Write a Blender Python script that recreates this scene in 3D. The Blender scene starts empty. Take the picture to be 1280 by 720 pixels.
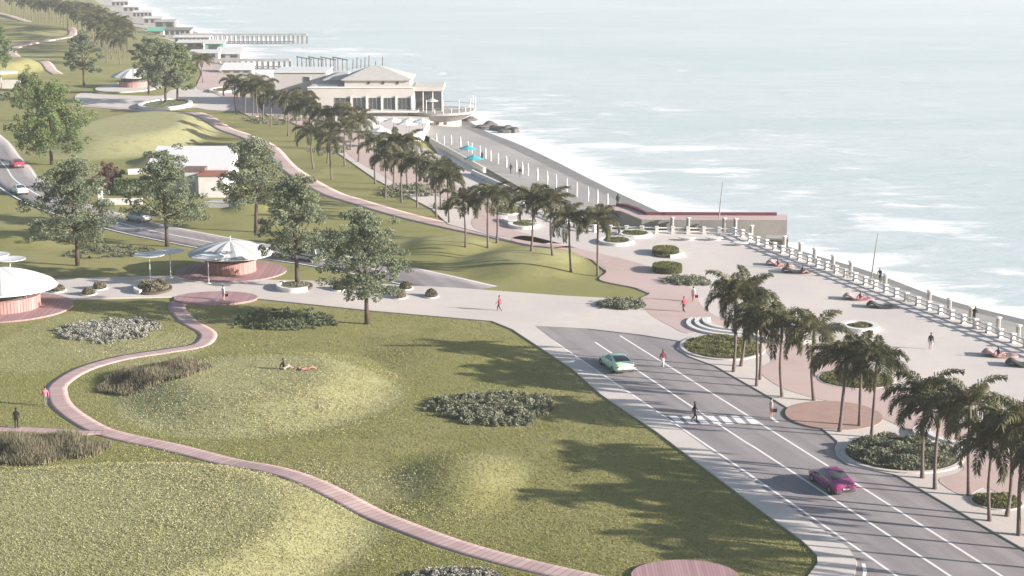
HAZE, SUN_EL, SKY, SUN, EXPO = .00022, 16.2, .070, 5.0, 1.36
import bpy, bmesh, math, random
import numpy as np
from mathutils import Vector, Matrix
R = random.Random(11)
NR = np.random.default_rng(5)
PI = math.pi
scene = bpy.context.scene
COL = scene.collection

# ------------------------------------------------------------------ camera model (metres, z up, camera over the origin looking along +Y)
F_PX, PITCH, CAMH = 2150.0, math.atan(450 / 2150.0), 40.0
CP, SP = math.cos(PITCH), math.sin(PITCH)

def ray(px, py):
    u = (px - 640) / F_PX; v = (360 - py) / F_PX
    return u, CP + v * SP, -SP + v * CP

def G(px, py, z=0.0):                     # where a sight line meets the level z
    dx, dy, dz = ray(px, py)
    t = (z - CAMH) / dz
    return Vector((dx * t, dy * t, z))

def P(px, py, Y):                         # where a sight line is Y metres out
    dx, dy, dz = ray(px, py)
    t = Y / dy
    return Vector((dx * t, Y, CAMH + dz * t))

def ell(px, py, rx, ry, z=0.0):           # ellipse on the ground -> centre, radii in metres
    a, b = G(px, py - ry, z), G(px, py + ry, z)
    c = G(px, py, z); c.y = (a.y + b.y) / 2
    l, r = G(px - rx, py, z), G(px + rx, py, z)
    c.x = (px - 640) / F_PX * (c.y * CP + CAMH * SP)
    return c.x, c.y, (r.x - l.x) / 2, (a.y - b.y) / 2

# ------------------------------------------------------------------ properties
def tag(o, label=None, cat=None, group=None, kind=None):
    if label: o['label'] = label
    if cat: o['category'] = cat
    if group: o['group'] = group
    if kind: o['kind'] = kind
    return o

def empty(name, loc=(0, 0, 0), rz=0.0, label=None, cat=None, group=None):
    o = bpy.data.objects.new(name, None); COL.objects.link(o)
    o.location = loc; o.rotation_euler = (0, 0, rz)
    return tag(o, label, cat, group)

def copy_tree(o, parent=None):
    c = o.copy(); COL.objects.link(c)
    if parent: c.parent = parent
    for ch in list(o.children): copy_tree(ch, c)
    return c

ORD = ['first', 'second', 'third', 'fourth', 'fifth', 'sixth', 'seventh', 'eighth', 'ninth', 'tenth', 'eleventh', 'twelfth', 'thirteenth',
       'fourteenth', 'fifteenth', 'sixteenth', 'seventeenth', 'eighteenth', 'nineteenth', 'twentieth']
NUM = ['zero', 'one', 'two', 'three', 'four', 'five', 'six', 'seven', 'eight', 'nine', 'ten', 'eleven', 'twelve', 'thirteen', 'fourteen', 'fifteen', 'sixteen']

# ------------------------------------------------------------------ mesh building
def link(name, me, m, parent=None, smooth=False):
    for k in (m if isinstance(m, (list, tuple)) else [m]): me.materials.append(k)
    o = bpy.data.objects.new(name, me); COL.objects.link(o)
    if parent: o.parent = parent
    if smooth: me.polygons.foreach_set('use_smooth', [True] * len(me.polygons))
    return o

def mesh_np(name, V, Fq, idx=None):
    V = np.asarray(V, dtype=np.float32); Fq = np.asarray(Fq, dtype=np.int32)
    me = bpy.data.meshes.new(name); n, k = Fq.shape
    me.vertices.add(len(V)); me.vertices.foreach_set('co', V.ravel())
    me.loops.add(n * k); me.loops.foreach_set('vertex_index', Fq.ravel())
    me.polygons.add(n); me.polygons.foreach_set('loop_start', np.arange(0, n * k, k, dtype=np.int32))
    me.polygons.foreach_set('loop_total', np.full(n, k, dtype=np.int32))
    if idx is not None: me.polygons.foreach_set('material_index', np.asarray(idx, dtype=np.int32))
    me.update(calc_edges=True); me.validate()
    return me

class MB:
    def __init__(s): s.v = []; s.f = []; s.i = []
    def add(s, vs, fs, mi=0):
        b = len(s.v); s.v += [tuple(v) for v in vs]; s.f += [tuple(b + k for k in f) for f in fs]; s.i += [mi] * len(fs); return s
    def box(s, a, b, mi=0):
        x0, y0, z0 = a; x1, y1, z1 = b
        vs = [(x0,y0,z0),(x1,y0,z0),(x1,y1,z0),(x0,y1,z0),(x0,y0,z1),(x1,y0,z1),(x1,y1,z1),(x0,y1,z1)]
        return s.add(vs, [(0,3,2,1),(4,5,6,7),(0,1,5,4),(1,2,6,5),(2,3,7,6),(3,0,4,7)], mi)
    def tube(s, pts, rad, n=8, mi=0, caps=True):
        pts = [Vector(p) for p in pts]
        if not isinstance(rad, (list, tuple)): rad = [rad] * len(pts)
        vs = []; fs = []
        for k, p in enumerate(pts):
            d = (pts[min(k + 1, len(pts) - 1)] - pts[max(k - 1, 0)]).normalized()
            a = d.cross(Vector((0, 1, 0.01)) if abs(d.y) < .9 else Vector((1, 0, 0))).normalized(); b = d.cross(a)
            for j in range(n):
                t = 2 * PI * j / n; vs.append(p + (a * math.cos(t) + b * math.sin(t)) * rad[k])
        for k in range(len(pts) - 1):
            for j in range(n):
                fs.append((k*n+j, k*n+(j+1) % n, (k+1)*n+(j+1) % n, (k+1)*n+j))
        if caps: fs += [tuple(range(n))[::-1], tuple((len(pts)-1)*n+j for j in range(n))]
        return s.add(vs, fs, mi)
    def lathe(s, prof, n=32, c=(0, 0), mi=0, a0=0.0, a1=2*PI):
        full = abs(a1 - a0 - 2*PI) < 1e-6; m = n if full else n + 1
        vs = [(c[0] + r*math.cos(a0+(a1-a0)*j/n), c[1] + r*math.sin(a0+(a1-a0)*j/n), z) for r, z in prof for j in range(m)]
        fs = []
        for k in range(len(prof) - 1):
            for j in range(n):
                j2 = (j+1) % m
                fs.append((k*m+j, k*m+j2, (k+1)*m+j2, (k+1)*m+j))
        return s.add(vs, fs, mi)
    def slab(s, pts, zt, zb, mi=0):
        n = len(pts); a = sum(pts[k][0]*pts[(k+1) % n][1] - pts[(k+1) % n][0]*pts[k][1] for k in range(n))
        if a < 0: pts = pts[::-1]
        vs = [(p[0], p[1], zt) for p in pts] + [(p[0], p[1], zb) for p in pts]
        return s.add(vs, [tuple(range(n))] + [(k, n+k, n+(k+1) % n, (k+1) % n) for k in range(n)], mi)
    def build(s, name, m, parent=None, smooth=False):
        me = bpy.data.meshes.new(name); me.from_pydata(s.v, [], s.f)
        me.polygons.foreach_set('material_index', s.i)
        bm = bmesh.new(); bm.from_mesh(me); bmesh.ops.recalc_face_normals(bm, faces=bm.faces); bm.to_mesh(me); bm.free()
        me.update(); return link(name, me, m, parent, smooth)

def spline(pts, per=8, closed=False):      # Catmull-Rom through 2-D points
    pts = [Vector((p[0], p[1])) for p in pts]; n = len(pts); out = []
    for k in range(n if closed else n - 1):
        g = (lambda i: pts[i % n]) if closed else (lambda i: pts[max(0, min(n-1, i))])
        p0, p1, p2, p3 = g(k-1), g(k), g(k+1), g(k+2)
        for j in range(per):
            t = j / per
            out.append(.5*((2*p1) + (p2-p0)*t + (2*p0-5*p1+4*p2-p3)*t*t + (3*p1-p0-3*p2+p3)*t**3))
    if not closed: out.append(pts[-1])
    return out

def W(pxs, z=0.0): return [(G(a, b, z).x, G(a, b, z).y) for a, b in pxs]

# ------------------------------------------------------------------ materials
def N(nt, t, **kw):
    n = nt.nodes.new(t)
    for k, v in kw.items():
        if hasattr(n, k): setattr(n, k, v)
        else: n.inputs[k.replace('_', ' ')].default_value = v
    return n

def col4(c): return (c[0], c[1], c[2], 1)

def mat(name, c1, c2=None, scale=1.0, rough=.85, spec=.3, bump=0.0, bscale=None, metal=0.0, detail=6, coord='Object', stretch=None, lo=.35, hi=.65, c3=None, s3=.1, coat=0.0, c3rot=None):
    m = bpy.data.materials.new(name); m.use_nodes = True; nt = m.node_tree; b = nt.nodes['Principled BSDF']
    b.inputs['Roughness'].default_value = rough; b.inputs['Specular IOR Level'].default_value = spec; b.inputs['Metallic'].default_value = metal
    b.inputs['Coat Weight'].default_value = coat
    c2 = c2 or tuple(x * .82 for x in c1)
    tc = N(nt, 'ShaderNodeTexCoord'); src = tc.outputs['Object' if coord == 'World' else coord]
    if coord == 'World': src = N(nt, 'ShaderNodeNewGeometry').outputs['Position']
    if stretch:
        mp = N(nt, 'ShaderNodeMapping'); mp.inputs['Scale'].default_value = stretch; nt.links.new(src, mp.inputs['Vector']); src = mp.outputs[0]
    no = N(nt, 'ShaderNodeTexNoise', Scale=scale, Detail=detail, Roughness=.6); nt.links.new(src, no.inputs['Vector'])
    mr = N(nt, 'ShaderNodeMapRange'); mr.inputs[1].default_value = lo; mr.inputs[2].default_value = hi; nt.links.new(no.outputs[0], mr.inputs[0])
    mx = N(nt, 'ShaderNodeMix', data_type='RGBA'); mx.inputs[6].default_value = col4(c1); mx.inputs[7].default_value = col4(c2)
    nt.links.new(mr.outputs[0], mx.inputs[0]); out = mx.outputs[2]
    if c3:
        n3 = N(nt, 'ShaderNodeTexNoise', Scale=s3, Detail=4); s_ = src
        if c3rot is not None:
            mp = N(nt, 'ShaderNodeMapping', vector_type='TEXTURE'); mp.inputs['Rotation'].default_value = (0, 0, c3rot); mp.inputs['Scale'].default_value = (14, 1, 1); nt.links.new(src, mp.inputs['Vector']); s_ = mp.outputs[0]
        nt.links.new(s_, n3.inputs['Vector'])
        r3 = N(nt, 'ShaderNodeMapRange'); r3.inputs[1].default_value = .42; r3.inputs[2].default_value = .66; nt.links.new(n3.outputs[0], r3.inputs[0])
        m3 = N(nt, 'ShaderNodeMix', data_type='RGBA'); m3.inputs[7].default_value = col4(c3); nt.links.new(out, m3.inputs[6]); nt.links.new(r3.outputs[0], m3.inputs[0]); out = m3.outputs[2]
    nt.links.new(out, b.inputs['Base Color'])
    if bump:
        nb = N(nt, 'ShaderNodeTexNoise', Scale=bscale or scale*3, Detail=5); nt.links.new(src, nb.inputs['Vector'])
        bp = N(nt, 'ShaderNodeBump', Strength=bump, Distance=.1); nt.links.new(nb.outputs[0], bp.inputs['Height']); nt.links.new(bp.outputs[0], b.inputs['Normal'])
    return m

def leafmat(name, c1, c2, scale=1.2, trans=.3, pale=None):
    m = bpy.data.materials.new(name); m.use_nodes = True; nt = m.node_tree
    for n in list(nt.nodes):
        if n.type != 'OUTPUT_MATERIAL': nt.nodes.remove(n)
    o = [n for n in nt.nodes][0]
    tc = N(nt, 'ShaderNodeTexCoord'); no = N(nt, 'ShaderNodeTexNoise', Scale=scale, Detail=4); nt.links.new(tc.outputs['Object'], no.inputs['Vector'])
    oi = N(nt, 'ShaderNodeObjectInfo'); ad = N(nt, 'ShaderNodeMath', operation='MULTIPLY_ADD'); ad.inputs[1].default_value = .3; nt.links.new(oi.outputs['Random'], ad.inputs[0]); nt.links.new(no.outputs[0], ad.inputs[2])
    mr = N(nt, 'ShaderNodeMapRange'); mr.inputs[1].default_value = .4; mr.inputs[2].default_value = .85; nt.links.new(ad.outputs[0], mr.inputs[0])
    mx = N(nt, 'ShaderNodeMix', data_type='RGBA'); mx.inputs[6].default_value = col4(c1); mx.inputs[7].default_value = col4(c2); nt.links.new(mr.outputs[0], mx.inputs[0])
    src = mx.outputs[2]
    if pale:
        at = N(nt, 'ShaderNodeAttribute', attribute_name='pale'); mp = N(nt, 'ShaderNodeMix', data_type='RGBA'); mp.inputs[7].default_value = col4(pale); nt.links.new(src, mp.inputs[6]); nt.links.new(at.outputs['Fac'], mp.inputs[0]); src = mp.outputs[2]
    d = N(nt, 'ShaderNodeBsdfDiffuse'); t = N(nt, 'ShaderNodeBsdfTranslucent'); ms = N(nt, 'ShaderNodeMixShader', Fac=trans)
    for k in (d, t): nt.links.new(src, k.inputs['Color'])
    nt.links.new(d.outputs[0], ms.inputs[1]); nt.links.new(t.outputs[0], ms.inputs[2]); nt.links.new(ms.outputs[0], o.inputs['Surface'])
    return m

def plankmat(name, c1, c2, width=.16, axis='U', rough=.8):    # boards: each its own tone, thin dark gaps
    m = bpy.data.materials.new(name); m.use_nodes = True; nt = m.node_tree; b = nt.nodes['Principled BSDF']; b.inputs['Roughness'].default_value = rough
    b.inputs['Specular IOR Level'].default_value = .2
    if axis == 'U':
        uv = N(nt, 'ShaderNodeUVMap'); src = uv.outputs[0]
    else: src = N(nt, 'ShaderNodeTexCoord').outputs['Object']
    sp = N(nt, 'ShaderNodeSeparateXYZ'); nt.links.new(src, sp.inputs[0])
    v = sp.outputs[{'U': 0, 'X': 0, 'Y': 1}[axis if axis in 'UXY' else 'X']]
    dv = N(nt, 'ShaderNodeMath', operation='DIVIDE'); dv.inputs[1].default_value = width; nt.links.new(v, dv.inputs[0])
    fl = N(nt, 'ShaderNodeMath', operation='FLOOR'); nt.links.new(dv.outputs[0], fl.inputs[0])
    wn = N(nt, 'ShaderNodeTexWhiteNoise', noise_dimensions='1D'); nt.links.new(fl.outputs[0], wn.inputs['W'])
    mx = N(nt, 'ShaderNodeMix', data_type='RGBA'); mx.inputs[6].default_value = col4(c1); mx.inputs[7].default_value = col4(c2); nt.links.new(wn.outputs['Value'], mx.inputs[0])
    fr = N(nt, 'ShaderNodeMath', operation='FRACT'); nt.links.new(dv.outputs[0], fr.inputs[0])
    gt = N(nt, 'ShaderNodeMath', operation='GREATER_THAN'); gt.inputs[1].default_value = .1; nt.links.new(fr.outputs[0], gt.inputs[0])
    m2 = N(nt, 'ShaderNodeMix', data_type='RGBA'); m2.inputs[6].default_value = col4([x*.45 for x in c1]); nt.links.new(mx.outputs[2], m2.inputs[7]); nt.links.new(gt.outputs[0], m2.inputs[0])
    nt.links.new(m2.outputs[2], b.inputs['Base Color']); return m

M = {}
M['asphalt'] = mat('asphalt', (.275, .250, .254), (.315, .288, .290), .35, .9, .2, .3, 14, coord='World', c3=(.215, .196, .202), s3=.5, c3rot=1.885)
M['paving'] = mat('pale_paving', (.57, .518, .475), (.53, .482, .447), .5, .85, .25, .15, 6, coord='World', c3=(.49, .448, .425), s3=.07)
M['pink'] = mat('pink_paving', (.47, .36, .33), (.43, .325, .30), .7, .85, .2, .15, 6, coord='World', c3=(.49, .38, .36), s3=.06)
M['brown'] = mat('terracotta_paving', (.36, .245, .21), (.32, .215, .185), .8, .9, .2, coord='World')
M['paint'] = mat('road_paint', (.80, .78, .77), (.68, .66, .65), 1.5, .8, coord='World')
M['white'] = mat('white_render', (.66, .64, .62), (.57, .55, .53), .6, .7)
M['whitemetal'] = mat('white_metal', (.63, .63, .62), (.58, .58, .58), 2, .45)
M['greypanel'] = mat('grey_panel', (.56, .55, .54), (.5, .49, .49), .7, .6)
M['concrete'] = mat('concrete', (.36, .345, .335), (.27, .26, .25), .4, .9, .2, .3, 4)
M['darkconcrete'] = mat('dark_concrete', (.20, .19, .185), (.14, .135, .13), .5, .9, .2, .3, 4)
M['maroon'] = mat('maroon_coping', (.13, .03, .045), (.10, .025, .035), 1, .6)
M['cream'] = mat('cream_wall', (.50, .475, .45), (.45, .425, .40), .3, .8)
M['tan'] = mat('tan_roof', (.42, .41, .385), (.37, .355, .335), .8, .8)
M['glass'] = mat('window_glass', (.035, .045, .05), (.06, .07, .075), .8, .08, .6)
M['frame'] = mat('window_frame', (.6, .58, .56), None, 2, .5)
M['dark'] = mat('dark_metal', (.05, .05, .055), (.08, .08, .08), 2, .5)
M['greymetal'] = mat('grey_metal', (.22, .22, .23), (.28, .28, .28), 2, .5)
M['brick'] = mat('red_band', (.30, .13, .10), (.24, .10, .08), 1, .8)
M['roofbrown'] = mat('brown_slab', (.17, .11, .10), (.13, .09, .08), 1, .8)
M['soil'] = mat('soil', (.075, .06, .045), (.11, .09, .07), 3, .95)
M['breakwater'] = mat('breakwater_stone', (.25, .235, .225), (.20, .19, .185), .3, .9, .2, .3, 4)
M['rock'] = mat('wet_rock', (.07, .065, .06), (.12, .11, .10), 1.2, .7, .4, .5, 3)
M['timber'] = mat('weathered_timber', (.10, .09, .085), (.16, .15, .14), 2, .9)
M['beach'] = mat('pebbles', (.27, .26, .252), (.32, .31, .30), .5, .95, .2, .5, 5, coord='World', c3=(.24, .232, .225), s3=.05)
M['farbeach'] = mat('far_pebbles', (.22, .213, .208), (.28, .27, .262), .2, .95, .2, .5, 5, coord='World', c3=(.34, .33, .32), s3=.03)
M['wet'] = mat('wet_pebbles', (.135, .13, .127), (.18, .173, .168), .4, .6, .4, .3, 4, coord='World')
M['teal'] = mat('teal_canvas', (.05, .30, .36), (.06, .36, .42), 1, .7)
M['greenroof'] = mat('green_sheet_roof', (.12, .34, .25), (.16, .40, .30), .5, .6)
M['bark'] = mat('bark', (.105, .08, .068), (.065, .05, .045), 3, .95, .1, .5, 9, stretch=(1, 1, .3))
M['palmbark'] = mat('palm_bark', (.17, .135, .125), (.11, .088, .083), 2, .95, .1, .4, 8, stretch=(.4, .4, 4))
M['shaft'] = mat('palm_crownshaft', (.10, .105, .055), (.075, .08, .045), 2, .7)
M['frond'] = leafmat('palm_frond', (.070, .078, .044), (.165, .162, .092), 1.3, .3)
M['leaf_a'] = leafmat('tree_leaf', (.115, .145, .098), (.215, .245, .16), .7, .32)
M['leaf_b'] = leafmat('broad_leaf', (.085, .135, .055), (.19, .235, .105), .8, .32)
M['leaf_d'] = leafmat('copper_leaf', (.09, .055, .05), (.17, .11, .085), .8, .2)
M['shrub_g'] = leafmat('grey_shrub', (.135, .148, .105), (.235, .245, .175), 1.0, .2)
M['shrub_w'] = leafmat('silver_shrub', (.16, .165, .13), (.40, .39, .35), 2.2, .2)
M['shrub_l'] = leafmat('leafy_shrub', (.12, .148, .09), (.215, .23, .14), 1.2, .25)
M['hedge'] = leafmat('hedge_leaf', (.11, .125, .05), (.20, .205, .09), 1.0, .2)
M['reed'] = leafmat('tall_grass', (.125, .12, .078), (.25, .225, .155), 1.2, .25)
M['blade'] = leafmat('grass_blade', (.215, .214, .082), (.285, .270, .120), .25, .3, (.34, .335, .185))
M['flower'] = leafmat('flower_head', (.36, .34, .18), (.50, .47, .31), .3, .2)
M['deck'] = plankmat('pink_deck_boards', (.47, .345, .33), (.385, .275, .262), .55)
M['deckX'] = plankmat('kiosk_deck_boards', (.39, .25, .255), (.30, .185, .19), .30, 'X')
M['tyre'] = mat('tyre', (.02, .02, .02), None, 3, .9)
M['rim'] = mat('wheel_rim', (.5, .5, .52), None, 3, .35, .5, metal=.7)
M['redlight'] = mat('tail_lens', (.25, .01, .015), None, 3, .2, .6)
M['headlens'] = mat('head_lens', (.6, .62, .65), None, 3, .15, .6)
M['plate'] = mat('blank_plate', (.6, .6, .58), None, 3, .5)
M['skin'] = mat('skin', (.42, .26, .20), (.38, .23, .18), 3, .7)
M['hair'] = mat('dark_hair', (.02, .016, .014), None, 3, .7)
def cloth(n, c): return mat(n + '_cloth', c, None, 4, .9, .1)
C = {k: cloth(k, v) for k, v in dict(black=(.02, .02, .024), navy=(.035, .035, .055), maroon=(.13, .03, .045), pale=(.52, .48, .46), white=(.72, .69, .68),
     pink=(.55, .16, .22), red=(.42, .07, .09), grey=(.20, .19, .19), salmon=(.55, .27, .24), sand=(.40, .34, .28)).items()}

# ------------------------------------------------------------------ terrain
MOUNDS = []
def mound(px, py, rx, ry, h, inner=.35, rot=0.0):
    MOUNDS.append((*ell(px, py, rx, ry), h, inner, rot))
mound(322, 490, 186, 56, 1.25, .45)
mound(90, 690, 400, 112, 1.5, .66)
mound(575, 603, 96, 46, .88, .08)
mound(655, 331, 96, 25, 1.15, .2)
mound(560, 309, 70, 16, .8, .3)
mound(165, 172, 112, 30, 2.3, .5)
mound(215, 204, 60, 9, 1.4, .4)
mound(-8, 90, 62, 12, 3.0, .5)
mound(320, 262, 45, 7, 1.0, .3)
mound(560, 446, 120, 26, .45, .2)
mound(60, 40, 70, 6, 1.6, .4)
mound(40, 300, 90, 14, .9, .3)

def hgt_np(x, y):
    z = np.zeros_like(x)
    for cx, cy, rx, ry, h, inner, rot in MOUNDS:
        r = np.sqrt(((x-cx)/rx)**2 + ((y-cy)/ry)**2)
        r = r * (1 + .05*np.sin(np.arctan2(y-cy, x-cx)*3 + cx))
        t = np.clip((1-r)/(1-inner), 0, 1); z = np.maximum(z, h*t*t*(3-2*t))
    return z
def hgt(x, y): return float(hgt_np(np.array([x], float), np.array([y], float))[0])
def GT(px, py):
    p = G(px, py)
    for _ in range(8): p = G(px, py, .5*p.z + .5*hgt(p.x, p.y))
    return p

COAST_PX = [(60, -42), (105, -10), (130, 8), (165, 30), (205, 47), (240, 67), (264, 86), (318, 101), (340, 104), (400, 112), (470, 128), (490, 150), (510, 182), (550, 205), (592, 227), (645, 257), (692, 276), (738, 291), (800, 296), (920, 290), (990, 320), (1090, 362), (1200, 405), (1282, 438), (1420, 494), (1600, 567), (2700, 1007)]
COAST = np.array([(200.0, 3000.0)][:0] + [(G(a, b).x, G(a, b).y) for a, b in COAST_PX])
COAST = np.vstack([[COAST[0][0] - 60, 8000.0], COAST])
def polydist(x, y, poly):
    best = np.full(x.shape, 1e9); side = np.zeros(x.shape)
    for (ax, ay), (bx, by) in zip(poly[:-1], poly[1:]):
        dx, dy = bx-ax, by-ay; L = dx*dx+dy*dy
        t = np.clip(((x-ax)*dx+(y-ay)*dy)/L, 0, 1)
        d = np.hypot(x-ax-t*dx, y-ay-t*dy); s = dx*(y-ay)-dy*(x-ax)
        m = d < best; best = np.where(m, d, best); side = np.where(m, s, side)
    return best, side
def coast_signed(x, y):                    # > 0 towards the sea
    d, s = polydist(x, y, COAST); return np.where(inpoly(x, y, [(-9e5, 2e4), (-9e5, -2e4), (9e4, -2e4)] + [tuple(p) for p in COAST[::-1]] + [(COAST[0][0], 2e4)]), -d, d)

def inpoly(x, y, poly):
    c = np.zeros(x.shape, bool); n = len(poly); j = n-1
    for i in range(n):
        xi, yi = poly[i][0], poly[i][1]; xj, yj = poly[j][0], poly[j][1]
        c ^= ((yi > y) != (yj > y)) & (x < (xj-xi)*(y-yi)/((yj-yi) + 1e-12) + xi); j = i
    return c
PAVED = []      # polygons where no grass grows
RIBBONS = []    # (polyline, half width)
# ------------------------------------------------------------------ the setting
def grid_mesh(us, ys, zfun):
    U, Y = np.meshgrid(us, ys); X = U * Y; Z = zfun(X, Y)
    n, m = len(ys), len(us)
    V = np.stack([X, Y, Z], -1).reshape(-1, 3)
    i = np.arange(n*m).reshape(n, m)
    Fq = np.stack([i[:-1, :-1], i[:-1, 1:], i[1:, 1:], i[1:, :-1]], -1).reshape(-1, 4)
    return V, Fq

ys = np.concatenate([np.linspace(4, 80, 12)[:-1], np.geomspace(80, 1300, 430), np.geomspace(1400, 8000, 12)])
us = np.concatenate([[-1, -.7, -.52], np.linspace(-.42, .34, 330), [.5, .7, 1]])
def land_z(X, Y):
    d = coast_signed(X, Y)
    z = hgt_np(X, Y)
    far = np.clip((Y-420)/300, 0, 1)
    z = z + far * .5 * (np.sin(X*.05+Y*.021) * np.sin(Y*.033)) * np.clip(-d/40, 0, 1)
    return np.where(d > 0, -np.minimum(d*.45, 8), z)
V, Fq = grid_mesh(us, ys, land_z)

def grassmat():
    m = bpy.data.materials.new('meadow_ground'); m.use_nodes = True; nt = m.node_tree; b = nt.nodes['Principled BSDF']
    b.inputs['Roughness'].default_value = .95; b.inputs['Specular IOR Level'].default_value = .1
    pos = N(nt, 'ShaderNodeNewGeometry').outputs['Position']
    def mixn(prev, c, scale, lo, hi, detail=5):
        no = N(nt, 'ShaderNodeTexNoise', Scale=scale, Detail=detail); nt.links.new(pos, no.inputs['Vector'])
        mr = N(nt, 'ShaderNodeMapRange'); mr.inputs[1].default_value = lo; mr.inputs[2].default_value = hi; nt.links.new(no.outputs[0], mr.inputs[0])
        mx = N(nt, 'ShaderNodeMix', data_type='RGBA'); mx.inputs[7].default_value = col4(c)
        if isinstance(prev, tuple): mx.inputs[6].default_value = col4(prev)
        else: nt.links.new(prev, mx.inputs[6])
        nt.links.new(mr.outputs[0], mx.inputs[0]); return mx.outputs[2]
    o = mixn((.220, .218, .083), (.262, .248, .108), .055, .40, .62, 3)
    o = mixn(o, (.165, .172, .062), .16, .52, .72)
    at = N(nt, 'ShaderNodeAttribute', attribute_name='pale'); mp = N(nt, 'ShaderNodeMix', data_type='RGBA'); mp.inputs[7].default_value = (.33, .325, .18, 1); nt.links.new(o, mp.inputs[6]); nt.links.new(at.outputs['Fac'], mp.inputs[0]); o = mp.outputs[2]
    o = mixn(o, (.24, .215, .105), .9, .52, .74)
    o = mixn(o, (.14, .145, .055), 5.0, .55, .75)
    o = mixn(o, (.20, .175, .105), .33, .60, .80)
    nt.links.new(o, b.inputs['Base Color'])
    nb = N(nt, 'ShaderNodeTexNoise', Scale=6.0, Detail=6); nt.links.new(pos, nb.inputs['Vector'])
    bp = N(nt, 'ShaderNodeBump', Strength=.25, Distance=.1); nt.links.new(nb.outputs[0], bp.inputs['Height']); nt.links.new(bp.outputs[0], b.inputs['Normal'])
    return m
M['meadow'] = grassmat()
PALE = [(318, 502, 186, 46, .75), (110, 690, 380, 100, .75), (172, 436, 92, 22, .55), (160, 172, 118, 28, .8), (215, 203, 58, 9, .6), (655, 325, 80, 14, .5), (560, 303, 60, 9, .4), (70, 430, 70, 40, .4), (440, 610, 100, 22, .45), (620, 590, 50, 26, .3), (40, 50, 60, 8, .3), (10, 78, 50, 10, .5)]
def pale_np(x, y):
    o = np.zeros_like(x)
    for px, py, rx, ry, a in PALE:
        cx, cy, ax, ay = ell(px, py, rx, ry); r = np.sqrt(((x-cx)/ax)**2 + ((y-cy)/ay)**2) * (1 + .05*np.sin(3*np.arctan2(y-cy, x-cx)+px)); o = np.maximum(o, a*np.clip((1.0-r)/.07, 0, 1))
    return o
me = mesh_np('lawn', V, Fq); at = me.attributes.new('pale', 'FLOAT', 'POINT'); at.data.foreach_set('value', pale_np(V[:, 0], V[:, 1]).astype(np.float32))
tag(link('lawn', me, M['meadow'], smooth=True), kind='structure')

# ---- sea
SEA = -3.0
WATERLINE_PX = [(60, -60), (150, -8), (166, 7), (205, 29), (256, 41), (285, 62), (312, 86), (345, 99), (450, 120), (560, 142), (592, 152), (606, 166), (645, 180), (671, 190), (694, 201), (727, 218), (765, 236), (800, 252), (830, 266), (900, 296), (985, 311), (1040, 325), (1091, 341), (1129, 358), (1180, 374), (1215, 384), (1280, 398), (1420, 425), (1700, 484), (2700, 706)]
WL = np.array([(G(a, b, SEA).x, G(a, b, SEA).y) for a, b in WATERLINE_PX])
ys = np.concatenate([[20, 60], np.geomspace(90, 1500, 420), np.geomspace(1600, 9000, 14)])
us = np.concatenate([[-1, -.7, -.5], np.linspace(-.36, .36, 420), [.5, .7, 1]])
V, Fq = grid_mesh(us, ys, lambda X, Y: np.full_like(X, SEA))
x, y = V[:, 0].astype(float), V[:, 1].astype(float)
d, s = polydist(x, y, WL); d = np.where(s > 0, d, -d)
sc = np.clip(y*.025, 3.5, 9.5); foam = np.exp(-np.clip(d-.5*sc*.4, 0, None)/sc) * 1.0
band = np.exp(-((d-26 + 5*np.sin(y*.05))/6.0)**2)*.30 + np.exp(-((d-52 + 8*np.sin(y*.03))/7.0)**2)*.22
foam = np.maximum(foam, band)
def patch(px, py, rx, ry, a):
    global foam
    cx, cy, ax, ay = ell(px, py, rx, ry, SEA)
    r2 = ((x-cx)/ax)**2 + ((y-cy)/ay)**2
    foam = np.maximum(foam, a*np.exp(-r2*1.1))
for a in [(1165, 286, 100, 16, .62), (1215, 300, 60, 8, .5), (1075, 268, 60, 5, .55), (850, 187, 80, 6, .6), (900, 214, 75, 9, .62), (1000, 241, 34, 5, .7), (600, 108, 28, 3.5, .62), (553, 92, 10, 3, .7), (700, 160, 60, 6, .5),
          (760, 182, 60, 6, .55), (1070, 210, 50, 4, .42), (1160, 246, 50, 5, .42), (1265, 340, 40, 8, .4), (640, 135, 50, 8, .55), (450, 68, 50, 5, .6), (330, 50, 80, 5, .6), (400, 62, 70, 4, .6), (290, 26, 60, 4, .45), (250, 10, 60, 3, .45),
          (1010, 322, 30, 8, .6), (850, 89, 20, 1.5, .5), (756, 143, 14, 2, .55), (1100, 60, 120, 2, .28), (980, 20, 150, 1.5, .25), (820, 12, 90, 1.5, .3), (920, 72, 60, 1.5, .3)]:
    patch(*a)
me = mesh_np('sea', V, Fq)
at = me.attributes.new('foam', 'FLOAT', 'POINT'); at.data.foreach_set('value', np.clip(foam, 0, 1).astype(np.float32))
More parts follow.
